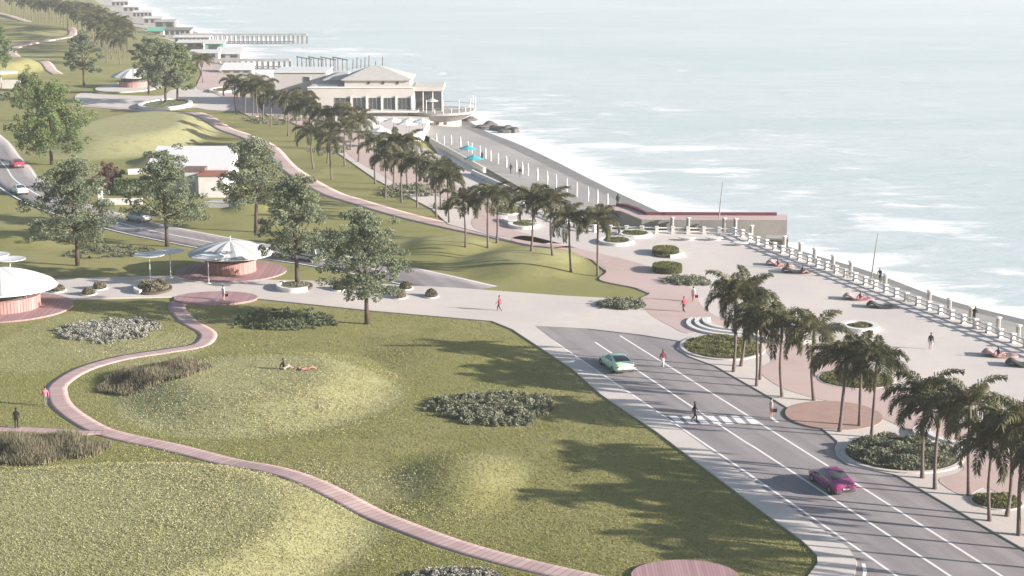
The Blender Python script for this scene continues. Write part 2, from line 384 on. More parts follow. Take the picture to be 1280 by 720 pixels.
def seamat():
    m = bpy.data.materials.new('sea_water'); m.use_nodes = True; nt = m.node_tree; b = nt.nodes['Principled BSDF']
    pos = N(nt, 'ShaderNodeNewGeometry').outputs['Position']
    at = N(nt, 'ShaderNodeAttribute', attribute_name='foam')
    def noise(scale, detail, st):
        mp = N(nt, 'ShaderNodeMapping'); mp.inputs['Scale'].default_value = st; mp.inputs['Rotation'].default_value = (0, 0, .25); nt.links.new(pos, mp.inputs['Vector'])
        n = N(nt, 'ShaderNodeTexNoise', Scale=scale, Detail=detail, Roughness=.62, Distortion=.6); nt.links.new(mp.outputs[0], n.inputs['Vector']); return n.outputs[0]
    n1 = noise(.16, 9, (.45, 1, 1)); n2 = noise(.012, 5, (.4, 1, 1)); n3 = noise(.5, 8, (.5, 1, 1))
    ad = N(nt, 'ShaderNodeMath', operation='MULTIPLY_ADD'); ad.inputs[1].default_value = .56; nt.links.new(at.outputs['Fac'], ad.inputs[0]); nt.links.new(n1, ad.inputs[2])
    a2 = N(nt, 'ShaderNodeMath', operation='MULTIPLY_ADD'); a2.inputs[1].default_value = .55; nt.links.new(n3, a2.inputs[0]); n5 = noise(.045, 6, (.6, 1, 1)); a5 = N(nt, 'ShaderNodeMath', operation='MULTIPLY_ADD'); a5.inputs[1].default_value = .5; nt.links.new(n5, a5.inputs[0]); nt.links.new(ad.outputs[0], a5.inputs[2]); nt.links.new(a5.outputs[0], a2.inputs[2])
    fr = N(nt, 'ShaderNodeMapRange', interpolation_type='SMOOTHSTEP'); fr.inputs[1].default_value = 1.15; fr.inputs[2].default_value = 1.46; nt.links.new(a2.outputs[0], fr.inputs[0])
    w = N(nt, 'ShaderNodeMix', data_type='RGBA'); w.inputs[6].default_value = (.45, .53, .53, 1); w.inputs[7].default_value = (.60, .635, .645, 1)
    r2 = N(nt, 'ShaderNodeMapRange'); r2.inputs[1].default_value = .35; r2.inputs[2].default_value = .65; am = N(nt, 'ShaderNodeMath', operation='MULTIPLY_ADD'); am.inputs[1].default_value = .55; aq = N(nt, 'ShaderNodeMath', operation='MULTIPLY'); aq.inputs[1].default_value = .45; nt.links.new(n1, aq.inputs[0]); nt.links.new(n2, am.inputs[0]); nt.links.new(aq.outputs[0], am.inputs[2]); nt.links.new(am.outputs[0], r2.inputs[0]); nt.links.new(r2.outputs[0], w.inputs[0])
    c = N(nt, 'ShaderNodeMix', data_type='RGBA'); c.inputs[7].default_value = (.74, .75, .76, 1); nt.links.new(w.outputs[2], c.inputs[6]); nt.links.new(fr.outputs[0], c.inputs[0])
    nt.links.new(c.outputs[2], b.inputs['Base Color'])
    rr = N(nt, 'ShaderNodeMapRange'); rr.inputs[3].default_value = .28; rr.inputs[4].default_value = .9; nt.links.new(fr.outputs[0], rr.inputs[0]); nt.links.new(rr.outputs[0], b.inputs['Roughness'])
    b.inputs['IOR'].default_value = 1.33
    bp = N(nt, 'ShaderNodeBump', Strength=.55, Distance=.6); nt.links.new(n1, bp.inputs['Height']); nt.links.new(bp.outputs[0], b.inputs['Normal'])
    return m
M['sea'] = seamat()
tag(link('sea', me, M['sea'], smooth=True), kind='structure')

# ---- ribbons that follow the ground
def ribbon(name, pts, half, m, dz, per=10, side=.08, halves=None):
    c = spline(pts, per); V = []; Fq = []; uv = []; s = 0.0; K = 5
    for k, p in enumerate(c):
        t = (c[min(k+1, len(c)-1)] - c[max(k-1, 0)]).normalized(); nn = Vector((-t.y, t.x))
        if k: s += (p - c[k-1]).length
        hz = max(hgt(*(p + nn*half*e)) for e in (-1, 0, 1))
        for j in range(K):
            e = -1 + 2*j/(K-1); q = p + nn*half*e
            V.append((q.x, q.y, hz*.999 + dz)); uv.append((s, e*half))
        for e in (-1, 1):
            q = p + nn*half*e; V.append((q.x, q.y, hz + dz - side - .6)); uv.append((s, e*half))
    n = K+2
    for k in range(len(c)-1):
        a, b = k*n, (k+1)*n
        for j in range(K-1): Fq.append((a+j, a+j+1, b+j+1, b+j))
        Fq.append((a+K, a, b, b+K)); Fq.append((a+K-1, a+K+1, b+K+1, b+K-1))
    me = mesh_np(name, V, Fq)
    ul = me.uv_layers.new(name='UVMap'); vi = np.zeros(len(me.loops), np.int32); me.loops.foreach_get('vertex_index', vi)
    ul.data.foreach_set('uv', np.array(uv, np.float32)[vi].ravel())
    RIBBONS.append((np.array([(q.x, q.y) for q in c]), half + .15))
    return tag(link(name, me, m), kind='structure')

def slab(name, pxs, zt, m, zb=-.5, per=0, closed_smooth=False, z=0.0, paved=True):
    pts = W(pxs, z)
    if closed_smooth: pts = spline(pts, per or 6, True)
    mb = MB().slab([(p[0], p[1]) for p in pts], zt, zb)
    if paved: PAVED.append([(p[0], p[1]) for p in pts])
    return tag(mb.build(name, m), kind='structure')

# near road
ROAD_R = [(850, 427.5), (895, 460), (958, 496), (1030, 540), (1120, 596), (1185, 634), (1240, 667), (1280, 690), (1480, 812), (1700, 945)]
slab('road', [(655, 402.5), (735, 410), (800, 417)] + ROAD_R + [(1500, 1000), (1000, 1000), (1040, 760), (1068, 722), (1071, 704), (1060, 686), (960, 617.5), (840, 531), (700, 434)], .03, M['asphalt'])
# far road, on the left
FAR_ROAD = [G(*p).xy for p in [(-230, 60), (-60, 147), (0, 201), (21, 227), (74, 256), (160, 281.5), (237, 298), (320, 313), (410, 326), (500, 343), (590, 364)]]
ribbon('road', FAR_ROAD, 4.0, M['asphalt'], .03)
# plaza band across the middle
slab('plaza', [(-260, 377), (-100, 352), (0, 349), (72, 349.5), (215, 345.5), (300, 350), (390, 352), (424, 353), (510, 358), (570, 361), (640, 366), (700, 370.5), (765, 374), (800, 376), (812, 394), (852, 421), (853, 428), (800, 419.5), (735, 412), (668, 408.5),
      (700, 433.5), (840, 530.5), (960, 617), (1060, 686), (1071, 704), (1068, 722), (1040, 760), (1000, 1000), (900, 1000), (1000, 740), (1011, 720), (1022, 706), (1021, 695), (1000, 675), (960, 646), (872, 580), (819, 540), (752, 495), (715, 462), (640, 412.5), (615, 402.5), (470, 390), (322, 374.5), (215, 372), (85, 375), (52, 371), (-60, 378), (-260, 400)], .12, M['paving'])
# promenade (pale) and its sea wall
PROM_EDGE = [(470, 158), (520, 181), (560, 200), (600, 222), (655, 253), (700, 272), (743, 288.5), (783, 290), (841, 291), (880, 291.5), (921, 292.5), (951, 303), (1011, 327), (1069, 350), (1107, 365), (1161, 386.5), (1219, 409), (1266, 427), (1420, 489), (1700, 601), (2700, 1001)]
slab('promenade', PROM_EDGE + [(2700, 1150), (1950, 1150), (1700, 945), (1480, 808), (1280, 688), (1240, 665), (1185, 632.5), (1120, 595), (1085, 588), (1060, 582), (1046, 571), (1043, 562), (1047, 553), (1030, 538.5), (958, 495), (895, 459), (862, 447), (846, 437), (850, 429), (852, 421), (812, 394), (800, 376), (812, 368), (795, 361), (750, 351), (758, 340), (740, 326), (700, 314), (640, 302), (560, 281), (540, 262), (470, 225), (420, 190)], .11, M['paving'], -5)
# pink brick areas
slab('pink_path', [(720, 311), (798, 330), (845, 350), (868, 366), (877, 383), (901, 399), (940, 408), (980, 420), (1013, 432), (1060, 452), (1110, 483), (1200, 530), (1290, 585), (1420, 665), (1440, 715), (1290, 640), (1255, 622), (1230, 612), (1205, 622), (1173, 602), (1200, 592), (1200, 580), (1150, 548), (1080, 514), (1055, 507), (1017, 499), (977, 486), (952, 469), (953, 460), (964, 450), (940, 425), (895, 414), (860, 418), (840, 410), (812, 394), (800, 376), (812, 368), (795, 361), (750, 351), (758, 340), (740, 326), (700, 314), (640, 302), (660, 296)], .13, M['pink'], .0, 5, True)
slab('pink_path', [(720, 311), (650, 291), (628, 278), (622, 266), (590, 240), (540, 222), (500, 200), (460, 176), (430, 160), (415, 166), (432, 190), (450, 204), (472, 216), (500, 232), (540, 244), (575, 256), (600, 264), (590, 276), (597, 288), (640, 299)], .13, M['pink'], .0, 5, True)
cx, cy, ax, ay = ell(1042, 521, 60, 18)
slabm = MB().slab([(cx + ax*math.cos(t*PI/24), cy + ay*math.sin(t*PI/24)) for t in range(48)], .15, 0)
tag(slabm.build('terracotta_pavement', M['brown']), kind='structure')
PARK = [G(*p).xy for p in [(95, 132), (150, 136), (198, 141), (253, 154), (303, 169), (335, 184), (361, 211), (407, 239), (445, 252), (507, 270), (570, 284.5), (640, 299), (700, 313)]]
ribbon('pink_path', PARK, 1.7, M['pink'], .06)
ribbon('pink_path', [G(*p).xy for p in [(-40, 12), (0, 17), (40, 29), (72, 36.5), (90, 41.5), (84, 46), (60, 50), (25, 57), (14, 66), (30, 76), (52, 82), (72, 93)]], 1.7, M['pink'], .08)
slab('plaza', [(100, 117), (140, 119), (200, 120), (215, 113), (250, 108), (262, 115), (290, 128), (296, 138), (262, 138), (240, 135), (190, 136), (130, 134), (96, 127)], .10, M['paving'], -.3, 5, True)
slab('pink_path', [(246, 110), (252, 92), (247, 80), (258, 77), (275, 90), (300, 104), (318, 116), (330, 135), (322, 146), (303, 142), (280, 124), (262, 114)], .14, M['pink'], -.3, 5, True)
slab('pink_path', [(318, 116), (345, 126), (380, 150), (420, 160), (430, 172), (400, 168), (360, 152), (330, 142)], .14, M['pink'], -.3, 5, True)
# boardwalk
BOARD = [G(*p).xy for p in [(232, 372), (222, 380), (222, 388), (235, 402), (256, 414), (259, 422), (247, 432), (207, 439), (150, 448), (103, 462), (74, 480), (71, 493), (78, 508), (100, 525), (127, 539), (160, 548), (220, 561), (320, 588), (385, 612), (470, 645), (557, 678), (640, 702), (735, 724), (830, 745)]]
ribbon('boardwalk', BOARD, .95, M['deck'], .04)
ribbon('boardwalk', [G(*p).xy for p in [(128, 541), (95, 541), (50, 538), (0, 536), (-60, 536)]], .6, M['deck'], .06)

# ---- road paint: three lines and a crossing
def line(pts, w=.105, z=.036):
    c = spline(pts, 6); V = []; Fq = []
    for k, p in enumerate(c):
        t = (c[min(k+1, len(c)-1)] - c[max(k-1, 0)]).normalized(); n = Vector((-t.y, t.x))
        for e in (-1, 1): q = p + n*w*e; V.append((q.x, q.y, z))
    Fq = [(2*k, 2*k+1, 2*k+3, 2*k+2) for k in range(len(c)-1)]
    me = mesh_np('road_marking', V, Fq); o = link('road_marking', me, M['paint']); return tag(o, kind='structure')
line([G(*p).xy for p in [(668, 410.5), (860, 541), (960, 609.5), (1120, 720), (1300, 850)]])
line([G(*p).xy for p in [(743.7, 428), (912, 540), (960, 570.5), (1187, 720), (1380, 850)]])
line([G(*p).xy for p in [(775, 420), (957, 534), (1251, 720), (1450, 850)]])
line([G(*p).xy for p in [(1079, 705), (1081, 713), (1080, 722), (1077, 735)]], .12)
off = lambda pts, d: [p + Vector((-(q-p).normalized().y, (q-p).normalized().x))*d for p, q in zip(pts, pts[1:] + [pts[-1]*2-pts[-2]])]
line(FAR_ROAD[:-1], .13, .037); line(off(FAR_ROAD, 3.6), .13, .037); line(off(FAR_ROAD, -3.6), .13, .037)
mb = MB()
for k in range(7):
    x0 = 836 + k*15.4
    a, b, c_, d_ = [G(*p) for p in [(x0, 520.3), (x0+9.5, 520.3), (x0+20.5, 530.6), (x0+10.5, 530.6)]]
    mb.add([(p.x, p.y, .040) for p in (a, b, c_, d_)], [(0, 1, 2, 3)])
a, b, c_, d_ = [G(*p) for p in [(962, 522.5), (966, 522.5), (974.5, 528.5), (970, 528.5)]]
mb.add([(p.x, p.y, .040) for p in (a, b, c_, d_)], [(0, 1, 2, 3)])
tag(mb.build('zebra_crossing_marking', M['paint']), kind='structure')

# ---- beach
def strip(name, rows, m):
    n = min(len(r) for r in rows); V = [p for r in rows for p in r[:n]]
    Fq = [(a*n+k, a*n+k+1, (a+1)*n+k+1, (a+1)*n+k) for a in range(len(rows)-1) for k in range(n-1)]
    return tag(link(name, mesh_np(name, V, Fq), m, smooth=True), kind='structure')
def z3(pxs, z, per=6):
    c = spline([G(a, b, z).xy for a, b in pxs], per); return [(p.x, p.y, z) for p in c]
b0 = [(505, 156), (562, 184), (625, 220), (675, 248), (715, 272), (743, 285), (790, 292), (850, 300)]
b1 = [(548, 146), (594, 166), (636, 184), (682, 206), (726, 228), (764, 247), (802, 266), (866, 297)]
b2 = [(592, 150), (612, 164), (652, 179.5), (698, 201), (740, 222.5), (778, 241), (815, 258), (890, 292)]
strip('beach', [z3(b0, -1.5), z3(b1, -2.6)], M['beach']); 
strip('wet_beach', [z3(b1, -2.6), z3(b2, -3.1)], M['wet'])
c0 = [(930, 302), (985, 325), (1069, 360), (1161, 396), (1280, 442), (1420, 500), (1650, 592), (2700, 1012)]
c1 = [(960, 302), (1010, 320), (1082, 344), (1170, 377), (1272, 404), (1420, 438), (1650, 490), (2700, 740)]
c2 = [(975, 303), (1020, 318), (1090, 338), (1178, 370), (1278, 396), (1420, 426), (1650, 474), (2700, 710)]
strip('beach', [z3(c0, -1.8), z3(c1, -2.75)], M['beach']); strip('wet_beach', [z3(c1, -2.75), z3(c2, -3.1)], M['wet'])
# far shore beyond the restaurant
f0 = [(20, -38), (82, -20), (118, 4), (150, 26), (188, 46), (224, 66), (252, 86), (310, 106)]
f1 = [(110, -24), (157, 2), (198, 27), (250, 41), (280, 60), (306, 82), (338, 97), (380, 108)]
strip('beach', [z3(f0, .06, 5), z3(f1, -3.1, 5)], M['farbeach'])
# forecourt under the restaurant
slab('forecourt', [(330, 118), (352, 108), (420, 112), (520, 128), (532, 138), (537, 150), (530, 163), (515, 171), (470, 168), (430, 162), (380, 150), (345, 138)], .09, M['paving'], -5)
# ------------------------------------------------------------------ vegetation
def rand_basis(n, up=.0):
    a = NR.normal(size=(n, 3)); a[:, 2] += up; a /= np.linalg.norm(a, axis=1)[:, None]
    b = np.cross(a, NR.normal(size=(n, 3))); b /= np.linalg.norm(b, axis=1)[:, None]
    return a, b, np.cross(a, b)
def leaves(cen, size, up=0.0, aspect=.6):
    n = len(cen); a, b, c = rand_basis(n, up); s = (size * NR.uniform(.6, 1.3, n))[:, None]
    V = np.stack([cen - b*s*.5, cen + c*s*aspect*.5, cen + b*s*.5, cen - c*s*aspect*.5], 1).reshape(-1, 3)
    return V, np.arange(4*n).reshape(n, 4)
def blades(base, h, w, lean=.35):
    n = len(base); t = NR.uniform(0, 2*PI, n); d = np.stack([np.cos(t), np.sin(t), np.zeros(n)], -1)
    hh = (h * NR.uniform(.55, 1.25, n))[:, None]; tip = base + np.array([0, 0, 1])*hh + NR.normal(size=(n, 3))*np.array([1, 1, 0])*hh*lean
    V = np.stack([base - d*w*.5, base + d*w*.5, tip], 1).reshape(-1, 3)
    return V, np.arange(3*n).reshape(n, 3)

# --- palms: a few crowns shared by all copies
def palm_crown(seed, m):
    r = random.Random(seed); Vs = []; Fs = []
    def quad(a, b, c, d):
        k = len(Vs); Vs.extend([a, b, c, d]); Fs.append((k, k+1, k+2, k+3))
    nf = 13
    for f in range(nf):
        az = 2*PI*f*.382*1.0 + r.uniform(-.25, .25); t = f/(nf-1)
        el = math.radians(80 - 78*t + r.uniform(-8, 8)); L = r.uniform(3.1, 3.85); droop = math.radians(r.uniform(85, 125) + 18*t)
        p = Vector((0, 0, 0)); n = 24; out = Vector((math.cos(az), math.sin(az), 0)); sidev = Vector((-out.y, out.x, 0)); tw = r.uniform(-.4, .4)
        for k in range(n):
            s = k/n; e = el - droop*s**1.25; d = out*math.cos(e) + Vector((0, 0, 1))*math.sin(e); d = (d + sidev*tw*s*.35).normalized()
            q = p + d*(L/n); up = sidev.cross(d).normalized() * -1
            if up.z < 0 and e > -PI/2: up = -up
            w = .028*(1-s) + .01
            quad(p - sidev*w, p + sidev*w, q + sidev*w*.8, q - sidev*w*.8)
            if s > .1:
                ll = .84*math.sin(min(1, .22 + s*1.0)*PI*.80 + .12) * r.uniform(.8, 1.15)
                for ang in (-1.3, -.7, 0, .7, 1.3, 2.1, -2.1):
                    a2 = ang + r.uniform(-.3, .3)
                    v = (sidev*math.sin(a2) + up*math.cos(a2)*.75 + d*.75).normalized()
                    o = p + d*(L/n)*r.random(); mid = o + v*ll*.55; tip = o + v*ll + Vector((0, 0, -.32*ll))
                    ww = d*.068 + up*.03
                    quad(o - ww*.5, mid - ww, tip, mid + ww)
            p = q
    return mesh_np('palm_crown', np.array([tuple(v) for v in Vs]), np.array(Fs))
CROWNS = [palm_crown(40+k, None) for k in range(5)]
for c in CROWNS: c.materials.append(M['frond'])
def palm_trunk(seed, h):
    r = random.Random(seed); bx, by = r.uniform(-.25, .25), r.uniform(-.25, .25)
    mb = MB(); pts = []; rad = []
    for k in range(11):
        t = k/10; pts.append((bx*math.sin(t*2.4), by*math.sin(t*2.4), -.15 + t*(h+.15))); rad.append(.148 - .038*t + .07*max(0, .12-t)*8 + .012*math.sin(t*14))
    mb.tube(pts, rad, 9); top = Vector(pts[-1])
    sh = MB().tube([top, top+Vector((0, 0, .45)), top+Vector((0, 0, 1.05)), top+Vector((0, 0, 1.35))], [.12, .16, .12, .06], 9)
    return mb, sh, top
PROTO = []
for k in range(5):
    h = [4.9, 5.2, 4.7, 5.1, 5.5][k]
    root = empty('palm_tree'); a, b, top = palm_trunk(k, h)
    a.build('trunk', M['palmbark'], root, True); b.build('crownshaft', M['shaft'], root, True)
    c = link('crown', CROWNS[k], [], root); c.location = top + Vector((0, 0, 1.15)); PROTO.append(root)
used = set()
def palm(x, y, z, label, group, s=1.0, k=None):
    k = R.randrange(5) if k is None else k
    o = PROTO[k] if k not in used else copy_tree(PROTO[k]); used.add(k)
    o.location = (x, y, z); o.rotation_euler = (R.uniform(-.045, .045), R.uniform(-.045, .045), R.uniform(0, 6.28)); o.scale = (s*R.uniform(.93, 1.05), s*R.uniform(.93, 1.05), s*R.uniform(.9, 1.08))
    return tag(o, label, 'palm tree', group)
def palms(pxs, where, group, s=1.0, sort=True, adj='tall palm'):
    pxs = sorted(pxs); n = len(pxs)
    for i, (a, b) in enumerate(pxs):
        p = GT(a, b); z = p.z
        lab = f'{adj}, {ORD[i]} from left of the {NUM[n]} {where}' if 1 < n <= 16 else f'{adj}, one of the thick far stand {where}' if n > 16 else f'{adj} {where}'
        palm(p.x, p.y, z, lab, group, s*R.uniform(.95, 1.06))
palms([(916.7, 466), (925.6, 459), (945.6, 484), (949.5, 476), (978, 497), (1018, 502)], 'on the kerb by the crossing', 'palms along the road kerb')
palms([(1049, 541), (1074.5, 534), (1089, 548)], 'behind the round terracotta patch', 'palms along the road kerb')
palms([(1153, 599), (1169, 613), (1211, 621), (1237.5, 653), (1258, 647), (1274, 671)], 'beside the leafy kerb planter', 'palms along the road kerb')
for i, (a, b) in enumerate([(1312, 690), (1340, 716), (1300, 672), (1365, 742)]):
    p = G(a, b); palm(p.x, p.y, .1, 'palm on the road kerb beyond the right edge of the picture', 'palms beyond the frame')
palms([(664, 314), (691, 319.5), (714, 340), (747, 345)], 'on the lawn tip by the hedges', 'palms along the pink path')
palms([(561.5, 279), (582, 309), (610, 310), (621, 304)], 'left of the low oval planters', 'palms along the pink path')
palms([(469, 230), (481.5, 248), (491.5, 239), (502, 253), (510, 238), (521.5, 259), (545.5, 271), (551.5, 262)], 'around the grey shrub bed mid lawn', 'palms along the pink path')
palms([(360, 170), (369, 177), (379, 162), (392, 211), (409, 204), (414.5, 225), (431, 208), (448, 203), (386, 178), (400, 186), (420, 186), (438, 188)], 'below the restaurant facade', 'palms along the pink path')
palms([(296, 143), (305.5, 143), (315, 151), (322, 144), (329, 152), (338, 158)], 'left of the restaurant', 'palms along the pink path')
palms([(254, 104)], 'alone at the end of the pink square', 'palms along the pink path')
palms([(2, 14), (15, 19), (30, 24), (35, 19), (49, 31), (62.5, 31), (71, 28), (85.5, 38), (24, 15), (45, 20), (56, 24)], 'along the far field fence', 'far palms in the top left', 1.18, adj='small far palm')
far = [(97, 37), (102, 39), (133, 79), (140, 74), (150, 81), (146, 67), (154, 74), (90, 33), (108, 44), (112, 38), (116, 48), (120, 42), (124, 54), (127, 47), (131, 58), (134, 50), (138, 60), (141, 54), (145, 60), (128, 64), (118, 56), (150, 58), (156, 62), (106, 36), (160, 66), (137, 68), (94, 34), (99, 42), (104, 46), (110, 50), (114, 42), (122, 48), (126, 43), (129, 53), (136, 54), (143, 63), (148, 66), (153, 58), (86, 34), (80, 35), (76, 31), (66, 27), (58, 28), (52, 27), (40, 24), (33, 21), (20, 16), (8, 14)]
palms(far, 'between the far field and the beach', 'far palm stand', 1.22, adj='brownish palm')

# --- broadleaf trees
def tree_mesh(seed, h, cw, base, plates, nleaf, size, flat=.28, round_=False):
    r = random.Random(seed); mb = MB()
    top = Vector((r.uniform(-.5, .5), r.uniform(-.3, .3), h*.80))
    tp = [Vector((0, 0, -.2)), Vector((r.uniform(-.15, .15), 0, h*.2)), Vector((r.uniform(-.3, .3), r.uniform(-.2, .2), h*.45)), top]
    mb.tube(tp, [h*.024, h*.018, h*.012, h*.004], 9)
    cen = []
    for k in range(plates):
        t = (k+.5)/plates; zz = base + (h*.97-base)*t
        rr = cw*(math.sin(min(1, .30+t*.78)*PI)**.75)*(.95 if not round_ else 1.0)
        az = k*2.4 + r.uniform(-.5, .5); rad = rr*math.sqrt(r.uniform(.08, .72))
        c = Vector((math.cos(az)*rad, math.sin(az)*rad, zz)); pr = (cw*r.uniform(.24, .40))
        t0 = min(.95, max(.3, (zz - h*.12)/(h*.80)*.82)); s0 = tp[1].lerp(tp[2], min(1, t0*1.4)) if t0 < .6 else tp[2].lerp(tp[3], min(1, (t0-.5)*2))
        mid = s0.lerp(c, .55) + Vector((0, 0, -.25)); mb.tube([s0, mid, c], [h*.008, h*.005, h*.002], 5)
        n = int(2.2*nleaf/plates*(pr/(cw*.32))**2)
        u = NR.normal(size=(n, 3)); u /= np.linalg.norm(u, axis=1)[:, None]; rads = NR.uniform(.25, 1, n)[:, None]**.5
        # ragged: a few sub-clumps in each plate
        ncl = 7; cl = NR.normal(size=(ncl, 3))*np.array([.62, .62, flat*.8])*pr; w = NR.integers(0, ncl, n)
        cen.append(np.array(c) + cl[w] + u*rads*np.array([.42, .42, .42*max(flat*2, .6)])*pr)
    cen = np.concatenate(cen); V, Fq = leaves(cen, size*.92, .6)
    return mb, V, Fq
def tree(name, pxb, top_px, cw_px, seed, label, leafm, plates=30, nleaf=5200, size=.36, base=.28, round_=False, flat=.28, cat='tree', z=None, bark='bark'):
    p = GT(*pxb); D = p.y*CP + CAMH*SP; h = (P(pxb[0], top_px, p.y).z - p.z); cw = 1.1*cw_px/F_PX*D/2
    mb, V, Fq = tree_mesh(seed, h, cw, h*base, plates, nleaf, size, flat, round_)
    root = empty(name, (p.x, p.y, p.z + (z or 0)), 0, label, cat, 'park trees')
    mb.build('trunk', M[bark], root, True); link('crown', mesh_np('crown', V, Fq), M[leafm], root)
    return root
tree('park_tree', (459, 405), 262, 112, 3, 'spreading grey green tree on the lawn edge in front of the plaza', 'leaf_a', 30, 7500, .30)
tree('park_tree', (372, 360), 219, 88, 4, 'tree rising from the white curved planter right of the striped kiosk', 'leaf_a', 28, 6500, .31)
tree('park_tree', (320, 290), 171, 88, 5, 'tree standing in front of the white roofed house wall', 'leaf_a', 26, 5500, .34, base=.3)
tree('park_tree', (209, 308), 188, 98, 6, 'tree by the far road between the two white disc parasols and the house', 'leaf_a', 28, 6500, .33, base=.3)
tree('park_tree', (97, 332), 200, 112, 7, 'wide tree on the lawn at left hiding a bend of the far road', 'leaf_a', 30, 7500, .33, base=.28)
tree('park_tree', (65, 206), 105, 84, 8, 'large dense bright green tree beside the far road', 'leaf_b', 34, 9000, .42, base=.22, round_=True, flat=.5)
tree('park_tree', (36, 152), 92, 48, 9, 'slim light green tree behind the large dense tree', 'leaf_b', 18, 3600, .42, base=.3, flat=.5)
tree('park_tree', (105, 107), 40, 50, 10, 'lone dark tree on the far lawn left of the far kiosk', 'leaf_a', 22, 4500, .46)
tree('park_tree', (186, 118), 47, 46, 12, 'tree touching the roof of the far kiosk', 'leaf_a', 20, 3800, .45)
tree('park_tree', (207, 131), 52, 52, 13, 'left tree in the far round white planter', 'leaf_a', 22, 4200, .45)
tree('park_tree', (222, 129), 56, 50, 14, 'right tree in the far round white planter', 'leaf_b', 22, 4200, .45)
tree('park_tree', (-3, 92), 34, 42, 15, 'bright tree cut by the left edge of the picture', 'leaf_b', 18, 3500, .5, flat=.5)
tree('shrub_tree', (136, 238), 208, 40, 16, 'copper brown shrub tree at the end of the dark hedge', 'leaf_d', 16, 2600, .3, base=.15, round_=True, flat=.5)

# --- beds of shrubs and tall grass
def bed_points(px, py, rx, ry, n, h, lump=.5, edge=1.0):
    cx, cy, ax, ay = ell(px, py, rx, ry); t = NR.uniform(0, 2*PI, n); r = np.sqrt(NR.uniform(0, 1, n))*edge
    r = r*(1 + .10*np.sin(3*t + px) + .06*np.sin(7*t + py)); x, y = cx + ax*r*np.cos(t), cy + ay*r*np.sin(t)
    return x, y, hgt_np(x, y), r, (cx, cy, ax, ay)
def shrub_bed(name, px, py, rx, ry, m, label, n_cl=120, h=.8, leaf=.2, per=60, cat='shrub bed', up=.3, zoff=0.0, parent=None, group='planting beds'):
    x, y, z, r, _ = bed_points(px, py, rx, ry, n_cl, h)
    cen = []; mb = MB()
    for k in range(n_cl):
        s = .78*h*R.uniform(.5, 1.15)*(1.12-.5*min(1, r[k])**3); u = NR.normal(size=(per, 3)); u /= np.linalg.norm(u, axis=1)[:, None]
        u[:, 2] = np.abs(u[:, 2]); cen.append(np.array([x[k], y[k], z[k]+zoff]) + u*np.array([s*.62, s*.62, s])*NR.uniform(.55, 1, per)[:, None])
    V, Fq = leaves(np.concatenate(cen), leaf, up)
    if parent: return link(name, mesh_np(name, V, Fq), m, parent)
    c = Vector((float(x.mean()), float(y.mean()), float(z.mean()))); o = link(name, mesh_np(name, V - np.array(c), Fq), m); o.location = c; return tag(o, label, cat, group)
def grass_bed(name, px, py, rx, ry, m, label, n=6000, h=1.1, w=.07, cat='grass bed', lean=.22):
    x, y, z, r, _ = bed_points(px, py, rx, ry, n, h)
    hh = .85*h*(1.1-.55*np.clip(r, 0, 1)**2)*(.75 + .35*np.sin(x*1.3)*np.sin(y*.9))
    V, Fq = blades(np.stack([x, y, z], -1), hh, w, lean); c = Vector((float(x.mean()), float(y.mean()), float(z.mean())))
    o = link(name, mesh_np(name, V - np.array(c), Fq), m); o.location = c; return tag(o, label, cat, 'planting beds')
shrub_bed('shrub_bed', 137, 414, 63, 15, M['shrub_w'], 'oval bed of silvery flowering shrubs beside the left kiosk', 420, .75, .17, 60)
shrub_bed('shrub_bed', 355, 401, 66, 14, M['shrub_l'], 'bed of mid green leafy shrubs below the small wooden deck', 300, .6, .2, 60)
shrub_bed('shrub_bed', 615, 512, 80, 21, M['shrub_g'], 'large bed of grey green shrubs in the palm shadows on the meadow', 420, .85, .19, 80)
shrub_bed('shrub_bed', 570, 722, 60, 9, M['shrub_w'], 'shrubs cut by the bottom edge below the boardwalk', 140, .6, .16, 70)
shrub_bed('shrub_bed', 140, 316, 60, 8, M['shrub_g'], 'low shrubs between the wide left tree and the disc parasols', 120, .7, .22, 40)
shrub_bed('shrub_bed', 515, 240, 46, 9, M['shrub_g'], 'grey green shrubs under the cluster of palms mid lawn', 130, 1.0, .28, 50)
shrub_bed('shrub_bed', 345, 150, 38, 6, M['shrub_g'], 'shrubs under the palms left of the restaurant', 80, 1.0, .32, 40)
shrub_bed('shrub_bed', 415, 189, 26, 5, M['shrub_g'], 'small shrub patch under the palms below the restaurant', 50, .9, .3, 40)
shrub_bed('shrub_bed', 562, 258, 22, 6, M['hedge'], 'rounded low green shrubs beside the pink path bulge', 50, .8, .26, 40)
shrub_bed('shrub_bed', 776, 383, 30, 7, M['shrub_g'], 'dense low grey green bush on the plaza between lawn tip and road', 150, 1.0, .2, 70)
shrub_bed('shrub_bed', 858, 353, 30, 6, M['shrub_g'], 'dark low bush in front of the clipped hedge', 130, .9, .2, 70)
grass_bed('grass_bed', 190, 478, 66, 18, M['reed'], 'oval bed of brown tall grasses on the left slope of the round meadow mound', 9000, 1.15, .09)
grass_bed('grass_bed', 45, 564, 84, 18, M['reed'], 'bed of tall reeds at the left edge beside the boardwalk branch', 12000, 1.45, .09)

